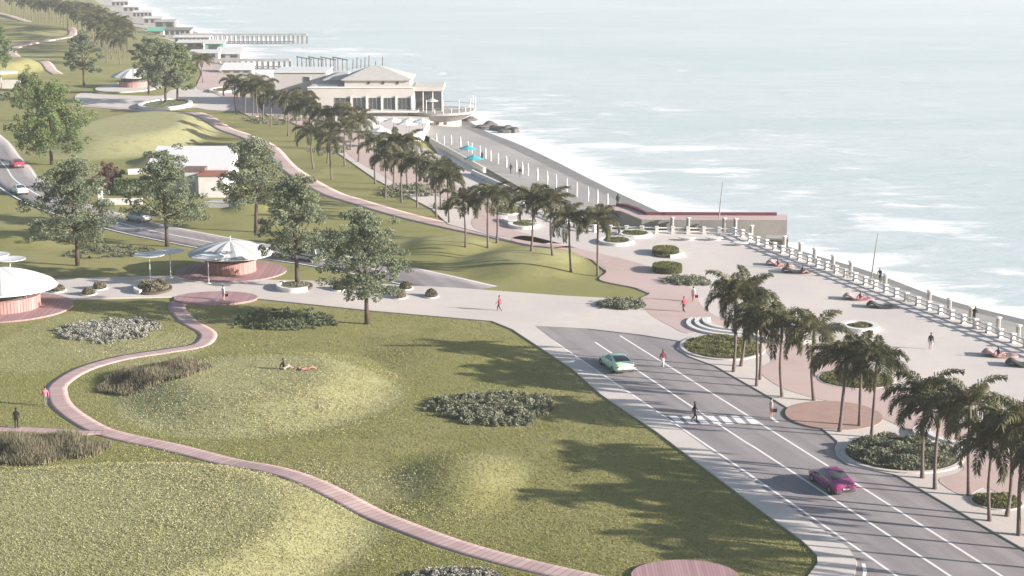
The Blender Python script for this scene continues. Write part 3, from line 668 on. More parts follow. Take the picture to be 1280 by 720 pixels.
# clipped hedges
def hedge(px, py, rx, ry, h, label, n=9000, leaf=.16, sq=2.3):
    cx, cy, ax, ay = ell(px, py, rx, ry); t = NR.uniform(0, 2*PI, n); k = NR.random(n)
    top = k < .5; rr = np.where(top, np.sqrt(NR.random(n)), 1.0)
    q = (np.abs(np.cos(t))**sq + np.abs(np.sin(t))**sq)**(-1/sq)
    x, y = ax*rr*q*np.cos(t), ay*rr*q*np.sin(t); z = np.where(top, h, h*NR.random(n)) + NR.normal(size=n)*.04
    V, Fq = leaves(np.stack([x, y, z], -1), leaf, .2); root = empty('hedge', (cx, cy, .13), 0, label, 'hedge', 'clipped hedges')
    link('foliage', mesh_np('hedge', V, Fq), M['hedge'], root)
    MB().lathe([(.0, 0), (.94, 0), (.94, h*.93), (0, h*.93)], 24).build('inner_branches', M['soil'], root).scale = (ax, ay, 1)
    return root
hedge(834, 340, 18, 4.5, .72, 'box shaped clipped hedge on the edge of the pink paving')
hedge(832, 318, 16, 4, .62, 'clipped hedge block inside the white curved bench rim')

# planters with a pale rim
def planter(px, py, rx, ry, label, m='hedge', h=.45, rim_h=.35, rim_w=.35, gap=None, dens=1.0, leaf=.18, tall=False, zb=.11, rimm='white', grp='pale rimmed planters'):
    cx, cy, ax, ay = ell(px, py, rx, ry); root = empty('planter', (cx, cy, zb), 0, label, 'planter', grp)
    n = 48; a0, a1 = gap or (0, 2*PI)
    mb = MB(); k = rim_w
    for part in range(1):
        vs = []; full = gap is None; mN = n if full else n+1
        for (sc, z) in ((0, -.05), (0, rim_h), (-k, rim_h), (-k, -.05)):
            for j in range(mN):
                t = a0 + (a1-a0)*j/n; vs.append(((ax+sc)*math.cos(t), (ay+sc)*math.sin(t), z))
        fs = [(q*mN+j, q*mN+(j+1) % mN, ((q+1) % 4)*mN+(j+1) % mN, ((q+1) % 4)*mN+j) for q in range(4) for j in range(n)]
        if not full: fs += [(0, mN, 2*mN, 3*mN), (n, mN+n, 2*mN+n, 3*mN+n)]
        mb.add(vs, fs)
    mb.build('rim', M[rimm], root)
    so = MB().add([((ax-.1)*math.cos(2*PI*j/32), (ay-.1)*math.sin(2*PI*j/32), rim_h*.5) for j in range(32)] + [((ax-.1)*math.cos(2*PI*j/32), (ay-.1)*math.sin(2*PI*j/32), -.04) for j in range(32)], [tuple(range(32))] + [(j, 32+j, 32+(j+1) % 32, (j+1) % 32) for j in range(32)])
    so.build('soil', M['soil'], root)
    nn = int(min(14000, 260*ax*ay*dens) + 500); t = NR.uniform(0, 2*PI, nn); r = np.sqrt(NR.random(nn)); x, y = (ax-k)*.97*r*np.cos(t), (ay-k)*.97*r*np.sin(t)
    lum = .6 + .4*np.sin(x*1.7+px)*np.cos(y*1.9+py)
    z = rim_h*.5 + h*lum*(1.05-.5*r**4)*NR.uniform(.35, 1, nn)
    V, Fq = leaves(np.stack([x, y, z], -1), leaf, .4); me = mesh_np('shrub', V, Fq); link('shrub', me, M[m], root)
    return root
planter(903, 436, 53, 16, 'large grassy planter at the corner of road and plaza', 'hedge', .5, .10, .35, rimm='paving')
planter(1127, 571, 76, 23, 'large leafy planter on the kerb across from the purple car', 'shrub_g', 1.0, .10, .4, leaf=.24, dens=1.5, rimm='paving')
planter(1246, 629, 33, 11, 'small grassy planter among the palms at right', 'hedge', .5, .06, .15, rimm='paving')
planter(1070, 476, 48, 12, 'grassy bed behind the three palms at the terracotta patch', 'hedge', .35, .05, .15, rimm='paving')
planter(1074, 412, 24, 6, 'white rimmed oval planter on the promenade above the road palms', 'hedge', .3, .42, .6)
planter(770, 304, 22, 5, 'low oval planter with white rim, nearest the lawn tip', 'hedge', .45, .38, .55)
planter(793, 295, 22, 4.5, 'low oval planter with white rim, nearest the balustrade', 'hedge', .45, .38, .55)
planter(834, 319, 20, 5.2, 'curved white bench rim round the clipped hedge block', 'hedge', .2, .40, .5, gap=(-1.5, 2.6))
planter(655, 283, 20, 5, 'oval white rimmed planter between the palms on the pink path', 'hedge', .45, .4, .6)
planter(636, 265, 18, 5, 'round green planter further along the pink path behind the palms', 'hedge', .7, .2, .3)
planter(207, 133, 32, 6, 'far round white planter holding two trees', 'shrub_l', .3, .7, .9)
planter(280, 114, 18, 3, 'far pale planter on the pink square', 'shrub_l', .3, .5, .7)
planter(192, 364, 24, 6.5, 'curved white planter with dark grasses at the foot of two disc parasols', 'reed', .95, .5, .45, gap=(2.4, 4.2), leaf=.3)
planter(369, 361, 23, 6.5, 'curved white planter around the tree right of the kiosk', 'shrub_g', .35, .5, .45, gap=(2.5, 5.6))
for (a, b), lab in zip([(424, 363), (440, 356), (468, 364), (507, 362), (500, 373), (539, 372), (73, 365), (111, 369), (125, 362), (648, 0)][:9],
        ['small round tuft planter nearest the curved tree planter', 'small round tuft planter at the far edge of the plaza behind its neighbours', 'small round tuft planter just right of the lawn tree trunk', 'small round tuft planter next to the end of the far road', 'small round tuft planter nearest the lawn in the plaza cluster',
         'small round tuft planter standing rightmost on the plaza', 'small round tuft planter closest to the left kiosk roof', 'small round tuft planter at the lawn edge left of the dark grasses', 'small round tuft planter behind the one at the lawn edge on the left']):
    planter(a, b, 9.5, 2.8, lab, 'reed', .85, .12, .16, leaf=.22, dens=4, grp='small tuft planters', zb=.12)

# --- meadow grass and flowers
def near_paved(x, y):
    m = np.zeros(x.shape, bool)
    for p in PAVED: m |= inpoly(x, y, p)
    for pl, h in RIBBONS:
        d, _ = polydist(x, y, pl); m |= d < h
    for (a, b, rx, ry) in [(0, 386, 88, 22), (286, 341, 70, 14), (266, 374, 58, 9), (856, 722, 68, 21)]:
        cx, cy, ax, ay = ell(a, b, rx, ry); m |= ((x-cx)/ax)**2 + ((y-cy)/ay)**2 < 1.05
    return m
def scatter(n, poly_px):
    px = np.array(poly_px, float); x0, x1, y0, y1 = px[:, 0].min(), px[:, 0].max(), px[:, 1].min(), px[:, 1].max()
    v0, v1 = G(640, y1).y, G(640, y0).y
    y = np.sqrt(NR.uniform(v0**1.0, v1**1.0, n)**2); y = v0 + (v1-v0)*NR.random(n)**1.5; u = NR.uniform((x0-640)/F_PX, (x1-640)/F_PX, n); x = u*(y*CP + CAMH*SP)
    return x, y
x, y = scatter(300000, [(-30, 380), (1100, 800)]); keep = ~near_paved(x, y) & (coast_signed(x, y) < -5); x, y = x[keep], y[keep]
V, Fq = blades(np.stack([x, y, hgt_np(x, y) - .01], -1), np.full(len(x), .09), .10, .7)
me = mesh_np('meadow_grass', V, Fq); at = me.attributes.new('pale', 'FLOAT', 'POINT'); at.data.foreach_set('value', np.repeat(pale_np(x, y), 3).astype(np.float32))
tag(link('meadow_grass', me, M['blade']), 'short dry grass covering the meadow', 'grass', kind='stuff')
fx = []; fy = []
for (px, py, rx, ry, n) in [(400, 500, 110, 46, 13000), (330, 525, 190, 26, 11000), (470, 470, 40, 40, 1500), (330, 640, 170, 70, 17000), (120, 610, 150, 50, 7000), (250, 700, 240, 40, 6000), (175, 436, 90, 14, 2600), (70, 430, 60, 40, 1300), (250, 400, 25, 22, 900), (330, 430, 40, 12, 700), (430, 600, 100, 22, 2200), (540, 640, 60, 16, 1200), (615, 585, 32, 22, 90), (620, 400, 30, 6, 150), (250, 560, 100, 14, 500)]:
    cx, cy, ax, ay = ell(px, py, rx, ry); a = NR.normal(size=n)*.55; b = NR.normal(size=n)*.55; k = a*a+b*b < 1.05; fx.append(cx+ax*a[k]); fy.append(cy+ay*b[k])
fx = np.concatenate(fx); fy = np.concatenate(fy)
clump = np.sin(fx*.9+1.3*np.sin(fy*.7))*np.sin(fy*.8+1.1*np.sin(fx*.6)) + NR.normal(size=len(fx))*.5; k = (clump > -.15) & ~near_paved(fx, fy); fx, fy = fx[k], fy[k]
V, Fq = leaves(np.stack([fx, fy, hgt_np(fx, fy) + NR.uniform(.10, .20, len(fx))], -1), .09, 1.6, .85)
tag(link('wildflowers', mesh_np('wildflowers', V, Fq), M['flower']), 'pale yellow wildflowers dotted over the meadow', 'wildflowers', kind='stuff')
# ------------------------------------------------------------------ kiosks and parasols
def kiosk(px, py, Rr, Rd, Rdeck, label, zdeck=.16, h=2.35, rise=1.5, rz=0.0, deck=True, vent=False):
    p = G(px, py); root = empty('kiosk', (p.x, p.y, 0), rz, label, 'kiosk', 'round kiosks with striped roofs')
    if deck: MB().lathe([(.001, zdeck), (Rdeck, zdeck), (Rdeck, -.3)], 56).build('deck', M['deckX'], root)
    wall = MB(); n = 72
    for k in range(n):                       # upright boards
        a0, a1 = 2*PI*k/n, 2*PI*(k+.88)/n; r0, r1 = Rd, Rd - .05
        c = [(r*math.cos(a), r*math.sin(a)) for r, a in ((r0, a0), (r0, a1), (r1, a1), (r1, a0))]
        wall.add([(x, y, zdeck) for x, y in c] + [(x, y, 1.45) for x, y in c], [(0, 1, 5, 4), (1, 2, 6, 5), (2, 3, 7, 6), (3, 0, 4, 7), (4, 5, 6, 7)])
    wall.lathe([(Rd-.06, zdeck), (Rd-.06, 1.45), (Rd-.12, 1.45)], n)
    wall.build('wall', M['kwood'], root)
    MB().lathe([(Rd+.12, 1.452), (Rd+.12, 1.53), (Rd-.35, 1.53), (Rd-.35, 1.452)], 56).build('counter', M['kwood'], root)
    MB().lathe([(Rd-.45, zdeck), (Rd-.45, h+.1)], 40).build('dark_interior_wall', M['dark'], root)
    for k in range(8):
        a = 2*PI*k/8+.2; MB().tube([((Rd-.1)*math.cos(a), (Rd-.1)*math.sin(a), 1.53), ((Rd-.1)*math.cos(a), (Rd-.1)*math.sin(a), h+.25)], .06, 6).build('post', M['kwood'], root)
    ns = 20; sub = 8
    for tone in (0, 1):                       # folded roof: every second segment lies a little lower
        mb = MB()
        for k in range(ns):
            if k % 2 != tone: continue
            for q in range(sub):
                s0, s1 = q/sub, (q+1)/sub
                def pt(s, a, edge):
                    r = Rr*(.02 + .98*s); z = h + rise*(1-s**1.6) ; z += (0 if edge else (-.16 if tone else .12)*s)
                    return (r*math.cos(a), r*math.sin(a), z)
                a0, a1 = 2*PI*k/ns, 2*PI*(k+1)/ns; am = (a0+a1)/2
                mb.add([pt(s0, a0, 1), pt(s1, a0, 1), pt(s1, am, 0), pt(s0, am, 0)], [(0, 1, 2, 3)]); mb.add([pt(s0, am, 0), pt(s1, am, 0), pt(s1, a1, 1), pt(s0, a1, 1)], [(0, 1, 2, 3)])
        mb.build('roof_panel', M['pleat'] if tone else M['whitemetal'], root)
    MB().lathe([(Rr, h), (Rr+.03, h-.03), (Rr, h-.14), (Rr-.04, h-.03)], 60).build('roof_edge', M['whitemetal'], root)
    MB().lathe([(Rr-.06, h-.02), (.3, h+rise*.7)], 40).build('roof_underside', M['greypanel'], root)
    MB().tube([(0, 0, h+rise-.1), (0, 0, h+rise+.25), (0, 0, h+rise+.62)], [.10, .08, .03], 8).build('finial', M['whitemetal'], root)
    if vent:
        MB().box((-.3, -.12, -.1), (.3, .12, .18)).build('roof_vent', M['dark'], root).location = (Rr*.80, -.6, h+.55)
    return root
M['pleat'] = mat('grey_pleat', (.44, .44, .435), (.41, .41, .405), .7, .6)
M['kwood'] = mat('kiosk_boards', (.36, .205, .195), (.28, .155, .15), 1.4, .8, .2, stretch=(6, 6, .6), s3=.5, c3=(.42, .26, .24))
kiosk(2, 385, 6.0, 4.1, 7.5, 'round kiosk at the left edge with a white striped dome roof on its wooden deck', rise=1.9, h=2.5)
kiosk(289, 340, 5.0, 2.95, 6.5, 'round kiosk with white striped umbrella roof near the plaza middle', rise=1.4, h=2.35, vent=True)
kiosk(167, 109, 5.6, 3.6, 1, 'far round kiosk on a pale ring beyond the trees', zdeck=.2, deck=False, h=2.8, rise=2.0)
cx, cy, ax, ay = ell(161, 110, 39, 6.0)
tag(MB().lathe([(.001, .2), (1, .2), (1, -.3)], 48).build('ring_pavement', M['paving']), kind='structure'); o = bpy.data.objects['ring_pavement']; o.location = (cx, cy, 0); o.scale = (ax, ay, 1)
def deck_disc(px, py, rx, ry, label):
    cx, cy, ax, ay = ell(px, py, rx, ry); o = MB().lathe([(.001, .19), (1, .19), (1, -.3)], 56).build('round_deck', M['deckY']); o.location = (cx, cy, 0); o.scale = (ax, ay, 1); tag(o, label, 'wooden deck')
M['deckY'] = plankmat('round_deck_boards', (.40, .255, .265), (.31, .19, .20), .06, 'X')
deck_disc(270, 374, 52, 8, 'small round wooden deck where the boardwalk meets the plaza')
deck_disc(856, 723, 67, 20, 'round wooden deck cut by the bottom edge beside the boardwalk')

def disc_parasol(px, pyb, pyd, r, label, up=True):
    p = G(px, pyb, .12); h = P(px, pyd, p.y).z - p.z; root = empty('disc_parasol', p, 0, label, 'parasol', 'white disc parasols')
    MB().tube([(0, 0, 0), (0, 0, h)], [.055, .05], 10).build('pole', M['whitemetal'], root, True)
    MB().lathe([(.001, h+.02), (r*.5, h+.07), (r, h+.18), (r+.02, h+.22), (r, h+.25), (r*.5, h+.15), (.001, h+.10)], 40).build('disc', M['whitemetal'], root)
    MB().lathe([(.001, .0), (.3, .0), (.3, .04), (.001, .05)], 20).build('base_plate', M['whitemetal'], root)
disc_parasol(188, 353, 320.5, 1.78, 'white disc parasol on a thin pole, left one at the dark grass planter')
disc_parasol(213.5, 347, 316.5, 1.78, 'white disc parasol on a thin pole, right one behind the dark grass planter')
disc_parasol(261, 354, 323.5, 1.80, 'white disc parasol in front of the round kiosk roof')
disc_parasol(14, 355, 326, 1.78, 'white disc parasol showing above the left kiosk roof')
disc_parasol(-6, 350, 320.5, 1.78, 'white disc parasol mostly cut by the left edge behind the kiosk')
p = G(2, 112)
r_ = empty('shelter', p, 0, 'far white flat roofed shelter at the left edge', 'shelter'); MB().lathe([(.001, 4.2), (4.2, 4.2), (4.2, 4.5), (.001, 4.7)], 30).build('roof', M['whitemetal'], r_); MB().tube([(0, 0, 0), (0, 0, 4.2)], .12, 8).build('post', M['whitemetal'], r_); MB().box((-6, 3, 0), (4, 3.3, 2.2)).build('back_wall', M['white'], r_)

# ------------------------------------------------------------------ house with the white roof
D0 = 262.0
def X(px, Y): return (px-640)/F_PX*(Y*CP + (CAMH-3)*SP)
root = empty('park_house', (X(225, D0), D0, 0), 0, 'low white roofed house with brown band behind the trees', 'house'); x0, x1 = X(184, D0)-root.location.x, X(285.5, D0)-root.location.x
xm = X(253.6, D0)-root.location.x
zf, zr = 4.6, 6.4
w = MB(); w.box((xm, -4, 0), (x1-.05, 0, 3.25)); w.box((x0+.25, 0.002, 0), (x1-.2, 11, 3.6)); w.add([(x0+.25, .002, 3.6), (x0+.25, 11, 3.6), (x0+.25, 9.5, 5.7), (x1-.2, .002, 3.6), (x1-.2, 11, 3.6), (x1-.2, 9.5, 5.7)], [(0, 1, 2), (3, 5, 4)])
w.build('wall', M['white'], root)
rf = MB(); rf.add([(x0-.2, -.6, 3.95), (x1+.2, -.6, 3.95), (x1+.2, 9.5, 6.2), (x0-.2, 9.5, 6.2), (x0-.2, -.6, 3.7), (x1+.2, -.6, 3.7), (x1+.2, 9.5, 5.95), (x0-.2, 9.5, 5.95)], [(0, 1, 2, 3), (4, 7, 6, 5), (0, 4, 5, 1), (1, 5, 6, 2), (2, 6, 7, 3), (3, 7, 4, 0)])
rf.build('roof', M['whitemetal'], root)
MB().box((xm-.15, -4.15, 3.252), (x1+.1, -.02, 3.66)).build('brown_band', M['brick'], root)
MB().box((xm-2.4, -3.4, 3.9), (xm+.9, -.8, 4.4)).build('brown_slab', M['roofbrown'], root)
MB().box((xm-2.2, -3.2, 0), (xm-.02, -.02, 3.9)).build('entrance_block', M['greypanel'], root)
MB().box((xm-1.6, -3.24, .1), (xm-.6, -3.19, 2.3)).build('door', M['greymetal'], root)
for k in range(3): f = MB().box((x0+1+k*2.1, -.06, 1.2), (x0+2.3+k*2.1, .0, 2.5)).build('window', M['frame'], root); MB().box((x0+1.1+k*2.1, -.075, 1.3), (x0+2.2+k*2.1, -.061, 2.4)).build('pane', M['glass'], f)
def lowwall(pxa, pxb, h, label, m='white', t=.3):
    a, b = G(*pxa), G(*pxb); d = (b-a); L = d.length; o = MB().box((0, -t/2, -.2), (L, t/2, h)).box((-.05, -t/2-.05, h+.001), (L+.05, t/2+.05, h+.09)).build('garden_wall', M[m]); o.location = a; o.rotation_euler = (0, 0, math.atan2(d.y, d.x)); tag(o, label, 'wall', 'low white garden walls')
lowwall((126, 256), (178, 255.5), .85, 'low white garden wall in front of the copper shrub tree')
lowwall((256, 259), (330, 261), .75, 'low white garden wall in front of the house')
lowwall((160, 218), (184, 217), .8, 'low white garden wall behind the dark hedge')
o = MB().box((-.3, -.3, 0), (.3, .3, 2.4)).box((-.38, -.38, 2.4), (.38, .38, 2.55)).build('gate_pillar', M['white']); o.location = G(126, 256); tag(o, 'white gate pillar at the end of the low garden wall', 'pillar')
o = MB().box((X(256, 252), 252, 0), (X(304, 252), 256, .03)).build('house_pavement', M['concrete']); tag(o, kind='structure')
hx, hy = G(170, 244).xy
n = 9000; V, Fq = leaves(np.stack([NR.uniform(-3.2, 3.8, n), NR.uniform(-.7, .7, n), NR.uniform(.1, 2.6, n)], -1), .26, .2); r_ = empty('hedge', (hx, hy, 0), 0, 'tall dark hedge beside the copper shrub tree', 'hedge', 'clipped hedges'); link('foliage', mesh_np('hedge', V, Fq), M['leaf_b'], r_)

# ------------------------------------------------------------------ restaurant by the sea
Y0 = 374.0
def bx(mb, pa, pb, za, zb, ya, yb): return mb.box((X(pa, ya), ya, za), (X(pb, ya), yb, zb))
def Zp(py, Y): return P(640, py, Y).z
rest = empty('restaurant', (0, 0, 0), 0, 'cream seaside restaurant with pyramid roof and round sea balcony', 'restaurant')
z1 = Zp(110, Y0); z2 = Zp(100.5, Y0+3)
w = MB(); bx(w, 385, 517, -3, z1, Y0, Y0+16); w.build('main_wall', M['cream'], rest)
w = MB(); bx(w, 384.6, 517.6, z1+.002, z1+.25, Y0-.2, Y0+.5); w.build('parapet', M['white'], rest)
w = MB(); bx(w, 390, 420, z1+.003, z1+.06, Y0+.6, Y0+9); bx(w, 440, 456, z1+.003, z1+.05, Y0+.6, Y0+2.4); w.build('roof_membrane', M['whitemetal'], rest)
w = MB(); bx(w, 431, 512, z1+.003, z2, Y0+3, Y0+15.5); w.build('upper_wall', M['cream'], rest)
for px in (461, 479, 497):
    f = MB(); bx(f, px-1.6, px+1.6, z1+.55, z1+1.1, Y0+2.9, Y0+2.99); f.build('round_vent', M['dark'], rest)
def hip(a, b, c, d, ze, zt, ya, yb, m, name, over=.6):
    xa, xb, xc, xd = X(a, ya), X(b, ya), X(c, ya), X(d, ya); ym = (ya+yb)/2
    MB().add([(xa-over, ya-over, ze), (xb+over, ya-over, ze), (xb+over, yb+over, ze), (xa-over, yb+over, ze), (xc, ym, zt), (xd, ym, zt), (xa-over, ya-over, ze-.25), (xb+over, ya-over, ze-.25), (xb+over, yb+over, ze-.25), (xa-over, yb+over, ze-.25)],
             [(0, 1, 5, 4), (1, 2, 5), (2, 3, 4, 5), (3, 0, 4), (0, 6, 7, 1), (1, 7, 8, 2), (2, 8, 9, 3), (3, 9, 6, 0), (6, 9, 8, 7)]).build(name, m, rest)
hip(431, 512, 462, 473, z2+.25, Zp(82, Y0+9), Y0+3, Y0+15.5, M['tan'], 'roof')
hip(408, 432, 422, 432, Zp(99, Y0+10), Zp(90, Y0+16), Y0+10, Y0+24, M['tan'], 'rear_roof')
w = MB(); bx(w, 408, 431, z1, Zp(99, Y0+10)-.002, Y0+10, Y0+22); w.build('rear_wall', M['cream'], rest)
zw = Zp(91, Y0+20); w = MB(); bx(w, 343, 408, -2, zw, Y0+20, Y0+34); w.build('wing_wall', M['cream'], rest)
w = MB(); bx(w, 342, 409, zw+.001, zw+.3, Y0+19.7, Y0+34.2); w.build('wing_roof', M['whitemetal'], rest)
w = MB(); bx(w, 381, 388, zw-2.0, zw-.8, Y0+19.88, Y0+19.99); f = w.build('window', M['frame'], rest); w = MB(); bx(w, 381.5, 387.5, zw-1.9, zw-.9, Y0+19.82, Y0+19.87); w.build('pane', M['glass'], f)
zt, zb = Zp(121.5, Y0), Zp(137, Y0)
for a, b in [(419, 437.5), (441, 456.5), (461, 475.5), (479.5, 493.5), (497.5, 512.5)]:
    w = MB(); bx(w, a, b, zb, zt, Y0-.08, Y0-.002); f = w.build('window', M['frame'], rest)
    w = MB(); d = (b-a)/3
    for k in range(3): bx(w, a+.4+d*k, a+d*(k+1)-.3, zb+.12, zt-.12, Y0-.12, Y0-.082)
    w.build('pane', M['glass'], f)
w = MB()
for a in (439.2, 458.6, 477.4, 495.4, 515): bx(w, a-1.2, a+1.2, zb-.3, zt+.3, Y0-.35, Y0-.09)
w.build('pilaster', M['white'], rest)
w = MB(); bx(w, 405, 522, Zp(139.5, Y0), Zp(137.2, Y0), Y0-2.4, Y0-.36); w.build('terrace_ledge', M['greypanel'], rest)
w = MB(); bx(w, 405, 522, -3, Zp(146, Y0-2.2), Y0-2.2, Y0-.4); w.build('lower_wall', M['concrete'], rest)
# glazed corner room
zc = Zp(108, Y0+2); zd = Zp(140, Y0)
w = MB(); bx(w, 517.2, 554, zc-.9, zc, Y0+.6, Y0+13); w.build('canopy', M['cream'], rest)
w = MB(); bx(w, 519, 552, zd, zc-.9, Y0+3, Y0+3.1); w.build('glass_wall', M['glass'], rest)
for a in (518, 529, 541, 552.5):
    w = MB(); bx(w, a-.6, a+.6, zd, zc-.901, Y0+.9, Y0+1.2); w.build('column', M['white'], rest)
bcx, bcy = X(548, Y0+5), Y0+5.0; Rb = 8.2
MB().lathe([(.01, zd-.3), (Rb*.62, zd-.35), (Rb*.62, zd-2.2), (Rb*.9, zd-.9), (Rb, zd-.55), (Rb, zd), (.01, zd)], 40, (bcx, bcy)).build('balcony', M['concrete'], rest)
MB().lathe([(5.0, -4), (5.0, zd-1.5)], 36, (bcx, bcy)).build('balcony_base', M['cream'], rest)
for k in range(3):
    a = -PI/2 + (k-1)*.35; MB().lathe([(.35, 0), (.35, .1), (.001, .1)], 10).build('porthole', M['dark'], rest).matrix_local = Matrix.Translation((bcx+5.0*math.cos(a), bcy+5.0*math.sin(a), zd-2.5)) @ Matrix.Rotation(a+PI/2, 4, 'Z') @ Matrix.Rotation(PI/2, 4, 'X')
MB().lathe([(Rb-.1, zd+.95), (Rb, zd+.95), (Rb, zd+1.03), (Rb-.1, zd+1.03)], 40, (bcx, bcy)).build('railing', M['greymetal'], rest)
for k in range(17):
    a = -PI*.95 + k*PI*1.15/16; q = (bcx+(Rb-.05)*math.cos(a), bcy+(Rb-.05)*math.sin(a)); MB().tube([(q[0], q[1], zd), (q[0], q[1], zd+(2.9 if k % 2 else .96))], .09, 6).build('railing_post', M['greypanel'], rest)
def parasol(px, py, r, label, zc=2.5, zb=.1, m='whitemetal', Y=None, group='white restaurant parasols'):
    p = G(px, py, zc + .2) if Y is None else P(px, py, Y); p = Vector((p.x, p.y, zb if Y is None else zd)); root = empty('parasol', p, R.uniform(0, 1), label, 'parasol', group)
    h = zc - zb if Y is None else 2.2
    MB().lathe([(r, h), (r*.5, h+.32), (.03, h+.72), (.03, h+.66), (r*.98, h-.06), (r, h)], 8).build('canopy', M[m], root); MB().tube([(0, 0, 0), (0, 0, h+.8)], .045, 6).build('pole', M['greymetal'], root)
for i, (a, b) in enumerate([(458, 149), (473, 149), (492, 150), (512, 150), (508, 154), (528, 151)]):
    parasol(a, b, 2.3, f'white parasol, {ORD[i]} from the left in the row along the restaurant wall' if i != 4 else 'white parasol standing in front of the row at the restaurant wall')
for i, (a, b) in enumerate([(466, 157), (476, 162), (485, 167)]): parasol(a, b, 2.1, ['white parasol on the terrace steps, nearest the restaurant', 'white parasol on the terrace steps, middle of three', 'white parasol on the terrace steps, nearest the palms'][i])
parasol(540, 130.5, 1.5, 'white parasol up on the round balcony', Y=Y0+2)
o = MB().box((0, -.2, 0), (1, .2, 1)).build('terrace_wall', M['white']); a, b = G(538, 178), G(606, 216); d = b-a; o.location = a; o.scale = (d.length, 1, .9); o.rotation_euler = (0, 0, math.atan2(d.y, d.x)); tag(o, 'white parapet wall between palms and beach below the restaurant', 'wall')
o = MB().box((0, -.2, 0), (1, .2, 1)).build('terrace_wall', M['white']); a, b = G(590, 218), G(655, 248); d = b-a; o.location = a; o.scale = (d.length, 1, .8); o.rotation_euler = (0, 0, math.atan2(d.y, d.x)); tag(o, 'white parapet wall seen between the palms above the pebble beach', 'wall')

# ------------------------------------------------------------------ piers, huts, breakwater, rocks
def pier(pxa, pxb, py, label, n, deckz, w=3.0, sea=SEA, slope=0.0):
    a, b = G(pxa, py, sea), G(pxb, py+slope, sea); d = b-a; L = d.length; root = empty('pier', a, math.atan2(d.y, d.x), label, 'pier')
    MB().box((0, 0, deckz-.5), (L, w, deckz)).build('deck', M['concrete'], root)
    MB().box((0, -.1, deckz+.001), (L, .05, deckz+.4)).build('edge_rail', M['concrete'], root)
    for k in range(n):
        x = L*k/(n-1)*.995+.1
        for y in (.25, w-.25): MB().tube([(x, y, -2), (x, y, deckz-.5)], .17, 6).build('pile', M['timber'], root)
    MB().box((0, .3, .7), (L*.9, .55, 1.0)).build('brace', M['timber'], root)
    return root
pier(228, 383.5, 55, 'long far pier on dark piles reaching into the sea', 28, 3.6, 4)
pier(258, 362, 87, 'nearer short pier on piles behind the restaurant', 16, 3.0, 3)
a, b = G(372, 87, SEA), G(438, 88, SEA); d = b-a; L = d.length
for k in range(4):
    root = empty('pier_ruin', a + d*(k/4.4), 0, f'bare timber frame of the ruined pier, {ORD[k]} from the land', 'pier ruin', 'ruined pier frames')
    for (x, y) in ((0, 0), (3.0, -6), (1.5, -3), (4.5, -9)): MB().tube([(x, y*.3, -2), (x, y*.3, 4.0-.15*x)], .16, 6).build('pile', M['timber'], root)
    MB().tube([(-.3, .1, 4.0), (4.8, -2.8, 3.35)], .16, 6).build('beam', M['timber'], root)
for k, (px, hh) in enumerate([(441, 3.0), (446, 3.4), (451, 2.8), (456, 3.2), (461, 3.6), (469, 1.6), (478, 3.0)]):
    p = G(px, 86 - k*.6, SEA); o = MB().tube([(0, 0, -2), (.15, 0, hh)], [.2, .15], 7).build('pile', M['timber']); o.name = 'sea_post'; o.location = p; tag(o, f'lone post standing in the sea, {ORD[k]} from the ruined pier frames', 'post', 'lone sea posts')
def hut(px, py, wm, dm, h, label, m='concrete', roof='greypanel', mono=.5, open_=3, z0=-1.0):
    wm *= .7; h *= .7; p = G(px, py, z0); root = empty('beach_hut', p, 0, label, 'hut', 'buildings on the far beach')
    MB().box((-wm/2, 0, -2), (wm/2, dm, h)).build('wall', M[m], root)
    MB().add([(-wm/2-.4, -.5, h+.002), (wm/2+.4, -.5, h+.002), (wm/2+.4, dm+.4, h+mono), (-wm/2-.4, dm+.4, h+mono), (-wm/2-.4, -.5, h+.2), (wm/2+.4, -.5, h+.2), (wm/2+.4, dm+.4, h+mono+.2), (-wm/2-.4, dm+.4, h+mono+.2)], [(3, 2, 1, 0), (4, 5, 6, 7), (0, 1, 5, 4), (1, 2, 6, 5), (2, 3, 7, 6), (3, 0, 4, 7)]).build('roof', M[roof], root)
    for k in range(open_):
        x = -wm/2 + wm*(k+.5)/open_; MB().box((x-wm/open_*.3, -.05, .5), (x+wm/open_*.3, -.005, h-.4)).build('opening', M['glass'], root)
hut(194, 44, 9, 5, 2.2, 'far hut with a green roof near the shore', roof='greenroof', mono=1.2, open_=1)
hut(240, 54, 18, 4, 3.0, 'long open sided shed at the foot of the long pier', open_=8)
hut(268, 64, 9, 5, 3.6, 'teal sided shed between the two piers', m='greenroof', open_=1, mono=.9)
hut(285, 74, 11, 7, 2.4, 'pale sheet roofed shed between the two piers', m='concrete', roof='greypanel', mono=1.6, open_=2)
hut(296, 93, 12, 6, 1.8, 'white canopy roofed beach bar left of the restaurant', m='concrete', roof='whitemetal', mono=1.4, open_=3, z0=-.4)
